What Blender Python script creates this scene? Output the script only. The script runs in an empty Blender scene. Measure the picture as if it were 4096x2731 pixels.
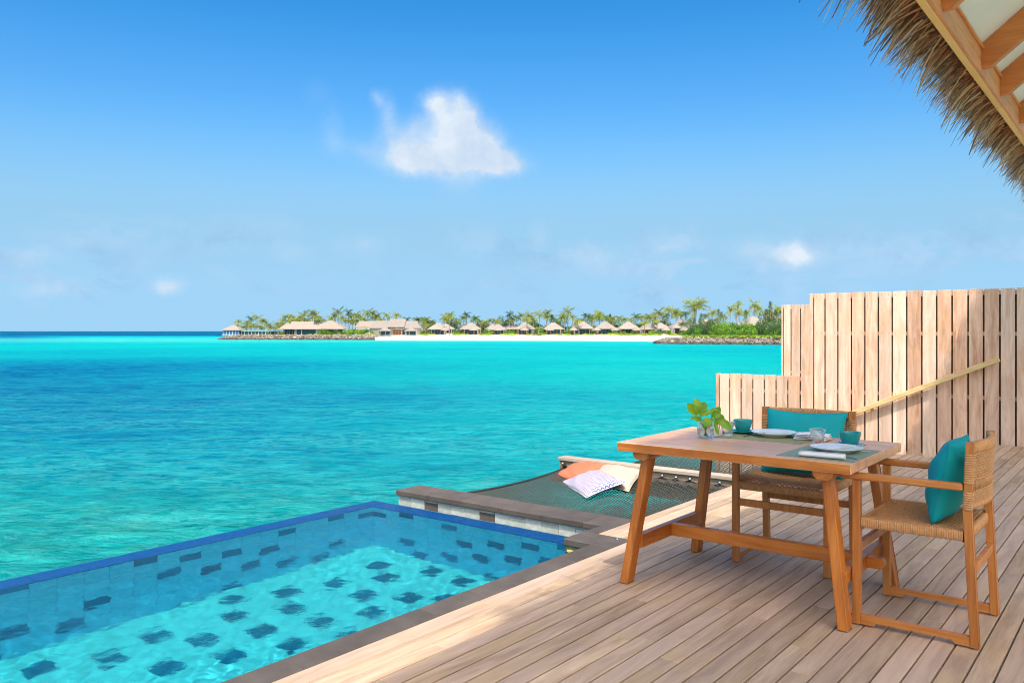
import bpy, math, random
import numpy as np
from mathutils import Vector, Matrix
random.seed(7)
PI = math.pi
SC = bpy.context.scene
COL = SC.collection
R = math.radians

# ------------------------------------------------------------------ camera
H = 1.33                      # eye height over the deck (deck top is z = 0)
AZ = math.atan2(2597, 3283)   # view azimuth from +X (planks run along X)
FWD = np.array([math.cos(AZ), math.sin(AZ), 0.0])
RIGHT = np.array([math.sin(AZ), -math.cos(AZ), 0.0])
cam = bpy.data.cameras.new('camera')
cam.sensor_width = 36.0
cam.lens = 36.0 * 3283 / 4096
cam.shift_y = -41.5 / 4096
cam.clip_start = 0.05
cam.clip_end = 60000
co = bpy.data.objects.new('camera', cam)
COL.objects.link(co)
co.location = (0, 0, H)
co.rotation_euler = (R(90), 0, AZ - R(90))
SC.camera = co
# ------------------------------------------------------------------ sun, sky, exposure
SUNV = Vector((-0.45, -0.40, 1.0)).normalized()
SUN_STRENGTH, SKY_STRENGTH, EXPOSURE = 2.0, 0.15, 1.14
sun = bpy.data.lights.new('sun', 'SUN')
sun.energy = SUN_STRENGTH
sun.angle = R(0.7)
sun.color = (1.0, 0.93, 0.82)
so = bpy.data.objects.new('sun', sun)
COL.objects.link(so)
so.rotation_euler = SUNV.to_track_quat('Z', 'Y').to_euler()
so.location = (-9, -8, 20)
sun.cycles.is_caustics_light = True
SC.view_settings.view_transform = 'Standard'
SC.view_settings.look = 'None'
SC.view_settings.gamma = 1.0
SC.view_settings.exposure = EXPOSURE
SC.view_settings.use_curve_mapping = False
cy = SC.cycles
cy.use_denoising = True
cy.filter_width = 1.05
cy.max_bounces = 10
cy.diffuse_bounces = 5
cy.glossy_bounces = 4
cy.transmission_bounces = 8
cy.transparent_max_bounces = 16
cy.sample_clamp_indirect = 6.0
cy.caustics_refractive = True
cy.caustics_reflective = False


class NT:
    """small wrapper for building node trees"""
    def __init__(s, tree):
        s.t = tree
        s.t.nodes.clear()

    def n(s, typ, **kw):
        nd = s.t.nodes.new(typ)
        for k, v in kw.items():
            if k == 'ins':
                for a, b in v.items():
                    if isinstance(b, bpy.types.NodeSocket):
                        s.t.links.new(b, nd.inputs[a])
                    else:
                        nd.inputs[a].default_value = b
            else:
                setattr(nd, k, v)
        return nd

    def math(s, op, a, b=0.0, c=0.0, clamp=False):
        nd = s.n('ShaderNodeMath', operation=op, use_clamp=clamp)
        for i, v in enumerate((a, b, c)):
            if isinstance(v, bpy.types.NodeSocket):
                s.t.links.new(v, nd.inputs[i])
            else:
                nd.inputs[i].default_value = v
        return nd.outputs[0]

    def vmath(s, op, a, b=(0, 0, 0), out=0):
        nd = s.n('ShaderNodeVectorMath', operation=op)
        for i, v in enumerate((a, b)):
            if isinstance(v, bpy.types.NodeSocket):
                s.t.links.new(v, nd.inputs[i])
            else:
                nd.inputs[i].default_value = v
        return nd.outputs[out]

    def mix(s, f, a, b, blend='MIX'):
        nd = s.n('ShaderNodeMix', data_type='RGBA', blend_type=blend)
        for i, v in ((0, f), (6, a), (7, b)):
            if isinstance(v, bpy.types.NodeSocket):
                s.t.links.new(v, nd.inputs[i])
            else:
                nd.inputs[i].default_value = v if i == 0 else (*v[:3], 1)
        return nd.outputs[2]

    def ramp(s, f, stops, interp='LINEAR'):
        nd = s.n('ShaderNodeValToRGB')
        nd.color_ramp.interpolation = interp
        e = nd.color_ramp.elements
        while len(e) < len(stops):
            e.new(0.5)
        for el, (p, c) in zip(e, stops):
            el.position = p
            el.color = (*c[:3], 1)
        s.t.links.new(f, nd.inputs[0])
        return nd.outputs[0]

    def maprange(s, v, a, b, c=0.0, d=1.0, smooth=False):
        nd = s.n('ShaderNodeMapRange')
        if smooth:
            nd.interpolation_type = 'SMOOTHSTEP'
        s.t.links.new(v, nd.inputs[0])
        for i, x in zip((1, 2, 3, 4), (a, b, c, d)):
            nd.inputs[i].default_value = x
        return nd.outputs[0]

    def noise(s, vec, scale=1.0, detail=3.0, rough=0.5, dist=0.0, out=0):
        nd = s.n('ShaderNodeTexNoise')
        nd.inputs['Scale'].default_value = scale
        nd.inputs['Detail'].default_value = detail
        nd.inputs['Roughness'].default_value = rough
        nd.inputs['Distortion'].default_value = dist
        if vec is not None:
            s.t.links.new(vec, nd.inputs['Vector'])
        return nd.outputs[out]

    def scale(s, vec, sc, loc=(0, 0, 0), rot=(0, 0, 0)):
        nd = s.n('ShaderNodeMapping')
        s.t.links.new(vec, nd.inputs[0])
        nd.inputs['Scale'].default_value = sc
        nd.inputs['Location'].default_value = loc
        nd.inputs['Rotation'].default_value = rot
        return nd.outputs[0]


# ------------------------------------------------------------------ world
def px_dir(x, y):
    v = FWD + (x - 2048) / 3283 * RIGHT + np.array([0, 0, -(y - 1324) / 3283])
    return v / np.linalg.norm(v)


world = bpy.data.worlds.new('World')
SC.world = world
world.use_nodes = True
w = NT(world.node_tree)
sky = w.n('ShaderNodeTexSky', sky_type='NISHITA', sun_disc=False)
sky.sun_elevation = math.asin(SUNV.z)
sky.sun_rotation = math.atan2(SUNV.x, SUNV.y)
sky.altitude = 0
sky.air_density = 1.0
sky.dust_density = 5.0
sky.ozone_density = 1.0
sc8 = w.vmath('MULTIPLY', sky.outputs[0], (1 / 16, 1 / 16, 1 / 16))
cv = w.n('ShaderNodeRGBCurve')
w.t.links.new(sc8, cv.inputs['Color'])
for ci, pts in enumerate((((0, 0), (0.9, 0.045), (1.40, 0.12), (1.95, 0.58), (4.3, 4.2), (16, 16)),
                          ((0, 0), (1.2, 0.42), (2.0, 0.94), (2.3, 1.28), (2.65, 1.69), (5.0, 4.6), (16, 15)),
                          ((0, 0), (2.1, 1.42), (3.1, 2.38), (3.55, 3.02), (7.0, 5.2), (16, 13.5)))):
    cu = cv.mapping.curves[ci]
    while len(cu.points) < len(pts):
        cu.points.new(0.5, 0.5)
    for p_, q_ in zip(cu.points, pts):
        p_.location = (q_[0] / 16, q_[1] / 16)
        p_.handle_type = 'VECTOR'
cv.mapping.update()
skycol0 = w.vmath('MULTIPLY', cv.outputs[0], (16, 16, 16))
tc = w.n('ShaderNodeTexCoord').outputs['Generated']
sep = w.n('ShaderNodeSeparateXYZ', ins={0: tc})
zc = sep.outputs[2]
# pale band low over the horizon, the same all round
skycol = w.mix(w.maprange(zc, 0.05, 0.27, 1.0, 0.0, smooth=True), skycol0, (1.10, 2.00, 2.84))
# warped direction for ragged cloud outlines
wn = w.noise(tc, 9.0, 6.0, 0.62, out=1)
wv = w.vmath('SUBTRACT', wn, (0.5, 0.5, 0.5))
ws = w.n('ShaderNodeVectorMath', operation='SCALE')
w.t.links.new(wv, ws.inputs[0])
ws.inputs[3].default_value = 0.034
wn2 = w.vmath('MULTIPLY', w.vmath('SUBTRACT', w.noise(tc, 38.0, 6.0, 0.68, out=1), (0.5, 0.5, 0.5)), (0.016, 0.016, 0.016))
wdir = w.vmath('ADD', w.vmath('ADD', tc, ws.outputs[0]), wn2)
BL = [(1835, 600, 85, 110, 1.3), (1810, 490, 75, 90, 1.15), (1745, 400, 42, 42, 0.62), (1850, 400, 40, 46, 0.6), (1935, 650, 110, 50, 1.15),
      (1715, 640, 105, 52, 0.95), (1830, 662, 175, 40, 1.0), (1885, 500, 42, 70, 0.7), (2010, 680, 80, 26, 0.6), (1600, 570, 66, 70, 0.62), (1940, 570, 62, 70, 0.9),
      (1555, 460, 36, 62, 0.44), (1505, 395, 26, 28, 0.34), (1640, 620, 70, 50, 0.6), (1672, 520, 46, 60, 0.42), (1480, 590, 80, 50, 0.26), (1330, 510, 40, 60, 0.20), (1370, 590, 90, 40, 0.16), (1250, 380, 60, 60, 0.08),
      (3165, 1005, 56, 34, 0.85), (3205, 1035, 54, 30, 0.8), (3100, 1030, 120, 50, 0.2), (660, 1145, 52, 28, 0.8), (1440, 985, 90, 46, 0.3), (2150, 960, 45, 60, 0.28),
      (220, 1150, 120, 34, 0.34), (60, 1020, 150, 26, 0.2), (2400, 1060, 110, 60, 0.24), (2700, 980, 120, 34, 0.2), (3000, 980, 90, 40, 0.2), (1000, 900, 200, 60, 0.14), (1180, 1010, 90, 40, 0.2), (900, 1000, 120, 30, 0.14)]
acc = None
for (x, y, rx, ry, wt) in BL:
    c = px_dir(x, y)
    d = w.vmath('SUBTRACT', wdir, tuple(c))
    # horizontal tangent and vertical extents
    tx = np.array([c[1], -c[0], 0])
    tx = tx / np.linalg.norm(tx)
    hx = w.vmath('DOT_PRODUCT', d, tuple(tx * 3283 / rx), out=1)
    hz = w.vmath('DOT_PRODUCT', d, (0, 0, 3283 / ry), out=1)
    r2 = w.math('ADD', w.math('MULTIPLY', hx, hx), w.math('MULTIPLY', hz, hz))
    fwdness = w.vmath('DOT_PRODUCT', tc, tuple(c), out=1)
    g = w.math('MULTIPLY', w.math('EXPONENT', w.math('MULTIPLY', r2, -1.0)), wt)
    g = w.math('MULTIPLY', g, w.math('GREATER_THAN', fwdness, 0.0))
    acc = g if acc is None else w.math('ADD', acc, g)
fine = w.noise(w.scale(tc, (1, 1, 1.3)), 20.0, 7.0, 0.62)
fine = w.maprange(fine, 0.25, 0.75, 0.45, 1.45)
dens = w.math('MULTIPLY', acc, fine)
dens = w.maprange(dens, 0.02, 1.0, 0.0, 0.98, smooth=False)
dens = w.math('POWER', dens, 1.1)
# low band of thin broken cloud over the whole horizon
bandv = w.scale(tc, (1, 1, 2.6))
bn = w.noise(bandv, 11.0, 8.0, 0.66, 0.35)
bn = w.maprange(bn, 0.46, 0.60, 0.0, 1.0, smooth=True)
big_n = w.noise(w.scale(tc, (1, 1, 2.0), loc=(3.1, 1.7, 0)), 3.5, 3.0, 0.5)
bn = w.math('MULTIPLY', bn, w.maprange(big_n, 0.38, 0.55, 0.25, 1.0))
bz = w.math('MULTIPLY', w.maprange(zc, 0.01, 0.05, 0.0, 1.0, smooth=True), w.maprange(zc, 0.09, 0.15, 1.0, 0.0, smooth=True))
band = w.math('MULTIPLY', w.math('MULTIPLY', bn, bz), 0.5)
shade = w.noise(w.scale(tc, (1, 1, 1.2)), 14.0, 5.0, 0.6)
WK = 0.70 / SKY_STRENGTH / (2 ** EXPOSURE)
cl_main = w.mix(w.maprange(shade, 0.35, 0.62), tuple(WK * v for v in (0.82, 1.02, 1.28)), tuple(WK * v for v in (1.14, 1.26, 1.40)))
cl_band = w.mix(w.maprange(shade, 0.4, 0.6), tuple(WK * v for v in (0.44, 0.76, 1.16)), tuple(WK * v for v in (0.74, 1.0, 1.32)))
c1 = w.mix(band, skycol, cl_band)
c2 = w.mix(dens, c1, cl_main)
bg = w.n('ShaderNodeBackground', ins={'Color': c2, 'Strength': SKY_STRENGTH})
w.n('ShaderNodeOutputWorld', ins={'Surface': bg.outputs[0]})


# ------------------------------------------------------------------ materials
def mat(name):
    m = bpy.data.materials.new(name)
    m.use_nodes = True
    return m, NT(m.node_tree)


def finish(m, t, bsdf):
    t.n('ShaderNodeOutputMaterial', ins={'Surface': bsdf.outputs[0]})
    return m


def bump(t, h, strength=0.3, dist=0.01):
    b = t.n('ShaderNodeBump')
    b.inputs['Strength'].default_value = strength
    b.inputs['Distance'].default_value = dist
    t.t.links.new(h, b.inputs['Height'])
    return b.outputs[0]


def wood(name, dark, light, axis=0, rough=0.5, grain=1.0, var=0.25, tint=None, knots=0.35, bstr=0.25, spec=0.4, stain=None):
    """wood with grain along a local axis, every object shifted and toned apart by its random number"""
    m, t = mat(name)
    tc = t.n('ShaderNodeTexCoord').outputs['Object']
    rnd = t.n('ShaderNodeObjectInfo').outputs['Random']
    off = t.vmath('ADD', tc, t.n('ShaderNodeCombineXYZ', ins={0: t.math('MULTIPLY', rnd, 91.0), 1: t.math('MULTIPLY', rnd, 37.0), 2: t.math('MULTIPLY', rnd, 53.0)}).outputs[0])
    sc = [22.0 * grain] * 3
    sc[axis] = 1.3 * grain
    warp = t.noise(t.scale(off, tuple([3.0 if i != axis else 1.1 for i in range(3)])), 1.0, 3.0, 0.5, out=1)
    v = t.vmath('ADD', t.scale(off, tuple(sc)), t.vmath('MULTIPLY', warp, (knots * 6,) * 3))
    g1 = t.noise(v, 1.0, 5.0, 0.62)
    sc2 = [110.0] * 3
    sc2[axis] = 5.0
    g2 = t.noise(t.scale(off, tuple(sc2)), 1.0, 3.0, 0.6)
    big = t.noise(t.scale(off, tuple([5.0 if i != axis else 1.6 for i in range(3)])), 1.0, 3.0, 0.55)
    f = t.math('ADD', t.math('MULTIPLY', g1, 0.62), t.math('ADD', t.math('MULTIPLY', g2, 0.22), t.math('MULTIPLY', big, 0.34)))
    colr = t.ramp(f, [(0.44, dark), (0.58, tuple(0.5 * (a + b) for a, b in zip(dark, light))), (0.74, light)])
    if tint:
        r2 = t.math('FRACT', t.math('MULTIPLY', rnd, 17.31))
        g3 = t.maprange(g1, 0.35, 0.65, 0.82, 1.08)
        tn = t.n('ShaderNodeVectorMath', operation='SCALE')
        tn.inputs[0].default_value = tint
        t.t.links.new(g3, tn.inputs[3])
        colr = t.mix(t.math('MULTIPLY', r2, 0.75), colr, tn.outputs[0])
    if stain:
        sf = t.maprange(t.noise(off, 2.3, 4.0, 0.6), 0.5, 0.72)
        colr = t.mix(t.math('MULTIPLY', sf, 0.55), colr, stain)
    val = t.maprange(rnd, 0.0, 1.0, 1.0 - var, 1.0 + var)
    colr = t.mix(1.0, colr, t.n('ShaderNodeCombineColor', ins={0: val, 1: val, 2: val}).outputs[0], 'MULTIPLY')
    b = t.n('ShaderNodeBsdfPrincipled', ins={'Base Color': colr, 'Roughness': rough, 'Specular IOR Level': spec,
                                            'Normal': bump(t, t.math('ADD', g2, t.math('MULTIPLY', g1, 0.6)), bstr, 0.002)})
    return finish(m, t, b)


def plain(name, c1, c2=None, rough=0.6, scale=20.0, bstr=0.0, spec=0.4, bscale=None, metallic=0.0, bdist=0.003, rndvar=0.0, island=0.0):
    m, t = mat(name)
    tc = t.n('ShaderNodeTexCoord').outputs['Object']
    c2 = c2 or tuple(v * 0.8 for v in c1)
    n1 = t.noise(tc, scale, 5.0, 0.6)
    colr = t.mix(t.maprange(n1, 0.3, 0.7), c2, c1)
    if rndvar or island:
        src = t.n('ShaderNodeNewGeometry').outputs['Random Per Island'] if island else t.n('ShaderNodeObjectInfo').outputs['Random']
        k = island or rndvar
        val = t.maprange(src, 0, 1, 1 - k, 1 + k)
        colr = t.mix(1.0, colr, t.n('ShaderNodeCombineColor', ins={0: val, 1: val, 2: val}).outputs[0], 'MULTIPLY')
    ins = {'Base Color': colr, 'Roughness': rough, 'Specular IOR Level': spec, 'Metallic': metallic}
    if bstr:
        ins['Normal'] = bump(t, t.noise(tc, bscale or scale * 4, 5.0, 0.65), bstr, bdist)
    return finish(m, t, t.n('ShaderNodeBsdfPrincipled', ins=ins))


def leafmat(name, c1, c2, trans=0.35, rough=0.5, scale=2.0, warm=None):
    m, t = mat(name)
    geo = t.n('ShaderNodeNewGeometry')
    rnd = geo.outputs['Random Per Island']
    colr = t.mix(rnd, c1, c2)
    oi = t.n('ShaderNodeObjectInfo').outputs['Random']
    if warm:
        r3 = t.math('FRACT', t.math('ADD', t.math('MULTIPLY', rnd, 7.13), t.math('MULTIPLY', oi, 3.7)))
        colr = t.mix(t.maprange(r3, 0.62, 1.0, 0.0, 0.9), colr, warm)
    val = t.maprange(oi, 0, 1, 0.75, 1.3)
    colr = t.mix(1.0, colr, t.n('ShaderNodeCombineColor', ins={0: val, 1: val, 2: val}).outputs[0], 'MULTIPLY')
    p = t.n('ShaderNodeBsdfPrincipled', ins={'Base Color': colr, 'Roughness': rough, 'Specular IOR Level': 0.35})
    tr = t.n('ShaderNodeBsdfTranslucent', ins={'Color': t.mix(0.4, colr, (0.35, 0.5, 0.05))})
    mx = t.n('ShaderNodeMixShader', ins={0: trans, 1: p.outputs[0], 2: tr.outputs[0]})
    return finish(m, t, mx)


M = {}
M['deck'] = wood('weathered_deck_wood', (0.28, 0.185, 0.12), (0.56, 0.43, 0.30), 0, 0.65, 0.9, 0.15, tint=(0.50, 0.37, 0.30), knots=0.5, stain=(0.48, 0.34, 0.18), spec=0.2)
M['fence'] = wood('pale_fence_wood', (0.44, 0.21, 0.11), (0.86, 0.58, 0.435), 2, 0.6, 0.8, 0.16, tint=(0.88, 0.66, 0.53), knots=0.6, stain=(0.74, 0.40, 0.20), spec=0.2)
M['fence_back'] = wood('fence_backing_wood', (0.10, 0.05, 0.025), (0.20, 0.11, 0.06), 2, 0.7)
M['teak'] = wood('oiled_teak', (0.32, 0.078, 0.008), (0.66, 0.235, 0.04), 2, 0.38, 0.8, 0.06, knots=0.5, bstr=0.12, spec=0.5, stain=(0.33, 0.085, 0.008))
M['teak_y'] = wood('oiled_teak_lengthwise', (0.32, 0.078, 0.008), (0.66, 0.235, 0.04), 1, 0.36, 0.8, 0.06, knots=0.5, bstr=0.12, spec=0.5, stain=(0.33, 0.085, 0.008))
M['teak_x'] = wood('oiled_teak_crosswise', (0.32, 0.078, 0.008), (0.66, 0.235, 0.04), 0, 0.36, 0.8, 0.06, knots=0.5, bstr=0.12, spec=0.5, stain=(0.33, 0.085, 0.008))
M['teak_top'] = wood('teak_table_top', (0.50, 0.225, 0.10), (0.84, 0.49, 0.27), 1, 0.34, 0.6, 0.04, knots=0.6, bstr=0.08, spec=0.55, stain=(0.55, 0.24, 0.10))
M['chairwood'] = wood('chair_teak', (0.34, 0.105, 0.02), (0.63, 0.26, 0.065), 2, 0.42, 1.0, 0.06, knots=0.4, bstr=0.12, spec=0.45, stain=(0.40, 0.14, 0.03))
M['chairwood_y'] = wood('chair_teak_lengthwise', (0.34, 0.105, 0.02), (0.63, 0.26, 0.065), 1, 0.42, 1.0, 0.06, knots=0.4, bstr=0.12, spec=0.45, stain=(0.40, 0.14, 0.03))
M['handrail'] = wood('pale_pine_rail', (0.60, 0.38, 0.15), (0.82, 0.62, 0.32), 1, 0.5, 0.8, 0.03, knots=0.5)
M['beam'] = wood('weathered_beam', (0.16, 0.125, 0.085), (0.36, 0.29, 0.21), 1, 0.7, 0.8, 0.1, knots=0.5)
M['beamcap'] = wood('bleached_beam_cap', (0.28, 0.23, 0.18), (0.50, 0.42, 0.34), 1, 0.65, 0.8, 0.06)
M['fascia'] = wood('bounce_tinted_fascia_timber', (0.82, 0.46, 0.12), (0.98, 0.64, 0.22), 0, 0.5, 0.6, 0.03)  # light bounced onto the underside is put into this yellow
M['roofwood'] = wood('stained_roof_timber', (0.64, 0.23, 0.07), (0.88, 0.38, 0.13), 0, 0.5, 0.6, 0.04)
M['rafter'] = wood('stained_rafter_timber', (0.50, 0.15, 0.035), (0.72, 0.26, 0.07), 1, 0.5, 0.6, 0.04)
M['ceiling'] = plain('ceiling_board', (0.88, 0.83, 0.74), (0.84, 0.79, 0.70), 0.8, 3.0)
M['cord'] = plain('woven_cord', (0.60, 0.33, 0.15), (0.42, 0.215, 0.09), 0.6, 60.0, 0.25, 0.3, 400.0)
M['teal'] = plain('teal_canvas', (0.0, 0.34, 0.38), (0.0, 0.30, 0.34), 0.72, 6.0, 0.15, 0.3, 700.0, bdist=0.0006)
M['coral'] = plain('coral_linen', (0.62, 0.15, 0.085), (0.54, 0.13, 0.07), 0.8, 6.0, 0.2, 0.2, 500.0, bdist=0.0008)
M['cream'] = plain('cream_linen', (0.38, 0.36, 0.31), (0.33, 0.31, 0.265), 0.85, 6.0, 0.2, 0.2, 500.0, bdist=0.0008)
M['white_cloth'] = plain('white_cotton', (0.80, 0.79, 0.82), (0.74, 0.73, 0.77), 0.85, 10.0, 0.2, 0.2, 600.0, bdist=0.0006)
M['porcelain'] = plain('white_porcelain', (0.80, 0.81, 0.83), (0.79, 0.80, 0.82), 0.14, 2.0, spec=0.5)
M['cup'] = plain('teal_stoneware', (0.015, 0.30, 0.31), (0.01, 0.25, 0.27), 0.22, 60.0, spec=0.5)
M['saucer'] = plain('pale_teal_stoneware', (0.24, 0.52, 0.56), (0.20, 0.46, 0.50), 0.2, 60.0, spec=0.5)
M['steel'] = plain('polished_steel', (0.55, 0.56, 0.58), (0.5, 0.51, 0.53), 0.18, 5.0, metallic=1.0)
M['netcord'] = plain('black_net_cord', (0.018, 0.024, 0.022), (0.03, 0.035, 0.03), 0.6, 30.0)
M['webbing'] = plain('black_webbing', (0.035, 0.033, 0.03), (0.05, 0.045, 0.04), 0.7, 30.0)
M['coping'] = plain('dark_basalt_coping', (0.098, 0.084, 0.075), (0.066, 0.056, 0.050), 0.75, 7.0, 0.5, 0.3, 160.0, bdist=0.002, rndvar=0.10)
M['stone_light'] = plain('pale_green_stone', (0.52, 0.59, 0.56), (0.36, 0.43, 0.41), 0.85, 22.0, 0.7, 0.2, 90.0, bdist=0.004, rndvar=0.09)
M['stone_dark'] = plain('dark_grey_stone', (0.13, 0.115, 0.105), (0.09, 0.08, 0.075), 0.85, 22.0, 0.7, 0.2, 90.0, bdist=0.004)
M['mortar'] = plain('grey_mortar', (0.10, 0.11, 0.10), (0.07, 0.075, 0.07), 0.9, 30.0)
M['tile_light'] = plain('turquoise_pool_tile', (0.10, 0.54, 0.54), (0.045, 0.41, 0.44), 0.45, 26.0, 0.3, 0.3, 60.0, island=0.05)
M['wall_light'] = plain('water_tinted_pool_wall_tile', (0.09, 0.56, 0.78), (0.04, 0.40, 0.62), 0.45, 26.0, 0.3, 0.3, 60.0, island=0.06)  # floor tile recoloured: blue of the longer water path painted into the colour
M['grout'] = plain('turquoise_grout', (0.07, 0.44, 0.45), (0.04, 0.37, 0.40), 0.6, 30.0)
M['wall_grout'] = plain('water_tinted_wall_grout', (0.06, 0.44, 0.62), (0.04, 0.36, 0.54), 0.6, 30.0)  # same painted-in water blue as the wall tiles
M['tile_dark'] = plain('dark_blue_pool_tile', (0.004, 0.125, 0.20), (0.003, 0.095, 0.165), 0.45, 20.0, 0.3, 0.3, 60.0, rndvar=0.15)
M['wall_dark'] = plain('mid_blue_pool_wall_tile', (0.012, 0.17, 0.33), (0.008, 0.13, 0.27), 0.45, 20.0, 0.3, 0.3, 60.0, rndvar=0.25)
M['tile_blue'] = plain('deep_blue_ledge_tile', (0.015, 0.105, 0.33), (0.012, 0.085, 0.28), 0.45, 20.0, 0.2, 0.3, 60.0)
M['mossy'] = plain('mossy_green_stone', (0.16, 0.20, 0.10), (0.08, 0.10, 0.04), 0.6, 25.0, 0.4)
M['sand'] = plain('white_coral_sand', (0.86, 0.82, 0.74), (0.80, 0.76, 0.68), 0.9, 0.3)
M['rock'] = plain('breakwater_rock', (0.27, 0.24, 0.20), (0.13, 0.115, 0.095), 0.9, 0.8, 0.4, 0.2, 4.0, bdist=0.05, island=0.4)
M['rock_wet'] = plain('wet_breakwater_rock', (0.10, 0.09, 0.08), (0.05, 0.045, 0.04), 0.5, 0.8, 0.4, 0.4, 4.0, bdist=0.05, island=0.3)
M['thatch_roof'] = plain('bleached_thatch_roof', (0.31, 0.285, 0.265), (0.22, 0.20, 0.185), 0.95, 3.0, 0.8, 0.1, 9.0, bdist=0.08, rndvar=0.08)
M['thatch_warm'] = plain('warm_thatch_roof', (0.33, 0.285, 0.25), (0.24, 0.205, 0.18), 0.95, 3.0, 0.8, 0.1, 9.0, bdist=0.08, rndvar=0.05)
M['whitewall'] = plain('white_render', (0.60, 0.60, 0.58), (0.54, 0.54, 0.52), 0.8, 1.0)
M['darkglass'] = plain('dark_window_glass', (0.03, 0.06, 0.08), (0.02, 0.045, 0.06), 0.1, 1.0, spec=0.6)
M['blueglass'] = plain('blue_window_glass', (0.05, 0.20, 0.42), (0.03, 0.13, 0.30), 0.1, 1.0, spec=0.6)
M['paleteal'] = plain('pale_green_roofing', (0.25, 0.55, 0.42), (0.2, 0.48, 0.38), 0.6, 1.0)
M['brownwood'] = plain('brown_joinery', (0.30, 0.13, 0.06), (0.22, 0.09, 0.04), 0.6, 2.0)
M['trunk'] = plain('palm_trunk_bark', (0.30, 0.25, 0.20), (0.20, 0.165, 0.13), 0.9, 3.0)
M['palm'] = leafmat('palm_frond', (0.075, 0.155, 0.02), (0.20, 0.27, 0.04), 0.3, 0.45, warm=(0.42, 0.30, 0.09))
M['palm_dark'] = leafmat('dark_palm_frond', (0.02, 0.07, 0.03), (0.05, 0.11, 0.035), 0.3, 0.45)
M['bush'] = leafmat('bright_bush_leaf', (0.11, 0.25, 0.015), (0.22, 0.37, 0.03), 0.35, 0.5)
M['bush_dark'] = leafmat('dark_bush_leaf', (0.045, 0.15, 0.02), (0.10, 0.24, 0.035), 0.3, 0.5)
M['casuarina'] = leafmat('casuarina_needles', (0.06, 0.13, 0.055), (0.13, 0.20, 0.08), 0.3, 0.6)
M['hedgegreen'] = leafmat('pale_groundcover_leaf', (0.24, 0.38, 0.03), (0.38, 0.48, 0.05), 0.35, 0.5)


def thatchmat():
    m, t = mat('dry_thatch_strands')
    geo = t.n('ShaderNodeNewGeometry')
    rnd = geo.outputs['Random Per Island']
    colr = t.ramp(rnd, [(0.0, (0.05, 0.018, 0.008)), (0.40, (0.28, 0.09, 0.032)), (0.64, (0.74, 0.31, 0.135)), (0.86, (1.0, 0.66, 0.36)), (1.0, (1.0, 0.82, 0.58))])  # random straw tones; the palest also paint in sunlit highlights
    p = t.n('ShaderNodeBsdfPrincipled', ins={'Base Color': colr, 'Roughness': 0.42, 'Specular IOR Level': 0.5})
    tr = t.n('ShaderNodeBsdfTranslucent', ins={'Color': t.mix(0.5, colr, (0.7, 0.45, 0.2))})
    return finish(m, t, t.n('ShaderNodeMixShader', ins={0: 0.5, 1: p.outputs[0], 2: tr.outputs[0]}))


M['thatch'] = thatchmat()
M['thatch_core'] = plain('dark_thatch_core', (0.17, 0.085, 0.045), (0.10, 0.05, 0.03), 0.95, 30.0)


def glassmat(name, col=(1, 1, 1), rough=0.0, ior=1.45, clear=0.55):
    """thin clear glass: part straight through, part refracting"""
    m, t = mat(name)
    g = t.n('ShaderNodeBsdfGlass', ins={'Color': (*col, 1), 'Roughness': rough, 'IOR': ior})
    tr = t.n('ShaderNodeBsdfTransparent', ins={'Color': (*col, 1)})
    return finish(m, t, t.n('ShaderNodeMixShader', ins={0: clear, 1: g.outputs[0], 2: tr.outputs[0]}))


M['glass'] = glassmat('clear_drinking_glass', (0.97, 0.98, 0.98), clear=0.45)
M['vaseglass'] = glassmat('clear_vase_glass', (0.96, 0.985, 0.98), clear=0.6)
M['vasewater'] = glassmat('vase_water', (0.93, 0.97, 0.97), ior=1.33, clear=0.5)


def leafgreen():
    m, t = mat('glossy_vase_leaf')
    rnd = t.n('ShaderNodeObjectInfo').outputs['Random']
    tc = t.n('ShaderNodeTexCoord').outputs['Object']
    colr = t.mix(rnd, (0.10, 0.27, 0.01), (0.26, 0.46, 0.03))
    colr = t.mix(t.maprange(t.noise(tc, 25, 3), 0.4, 0.7, 0, 0.4), colr, (0.30, 0.48, 0.10))
    p = t.n('ShaderNodeBsdfPrincipled', ins={'Base Color': colr, 'Roughness': 0.3, 'Specular IOR Level': 0.5})
    tr = t.n('ShaderNodeBsdfTranslucent', ins={'Color': (0.32, 0.52, 0.02, 1)})
    return finish(m, t, t.n('ShaderNodeMixShader', ins={0: 0.4, 1: p.outputs[0], 2: tr.outputs[0]}))


M['leaf'] = leafgreen()


def placematmat(name, c1, c2, along):
    m, t = mat(name)
    tc = t.n('ShaderNodeTexCoord').outputs['Object']
    wv = t.n('ShaderNodeTexWave', wave_type='BANDS', bands_direction=along, ins={'Vector': tc, 'Scale': 60.0, 'Distortion': 0.6, 'Detail': 2.0})
    wv2 = t.n('ShaderNodeTexWave', wave_type='BANDS', bands_direction='Y' if along == 'X' else 'X', ins={'Vector': tc, 'Scale': 90.0})
    f = t.math('MULTIPLY', wv.outputs[1], t.maprange(wv2.outputs[1], 0, 1, 0.6, 1.0))
    f = t.math('ADD', t.math('MULTIPLY', f, 0.6), t.math('MULTIPLY', t.noise(t.scale(tc, (8, 120, 1) if along == 'Y' else (120, 8, 1)), 1.0, 2.0), 0.5))
    colr = t.mix(f, c1, c2)
    return finish(m, t, t.n('ShaderNodeBsdfPrincipled', ins={'Base Color': colr, 'Roughness': 0.6, 'Normal': bump(t, f, 0.4, 0.001)}))


M['mat_a'] = placematmat('olive_woven_vinyl', (0.15, 0.16, 0.075), (0.42, 0.42, 0.22), 'X')
M['mat_b'] = placematmat('green_woven_vinyl', (0.12, 0.18, 0.12), (0.34, 0.42, 0.28), 'Y')


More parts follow.
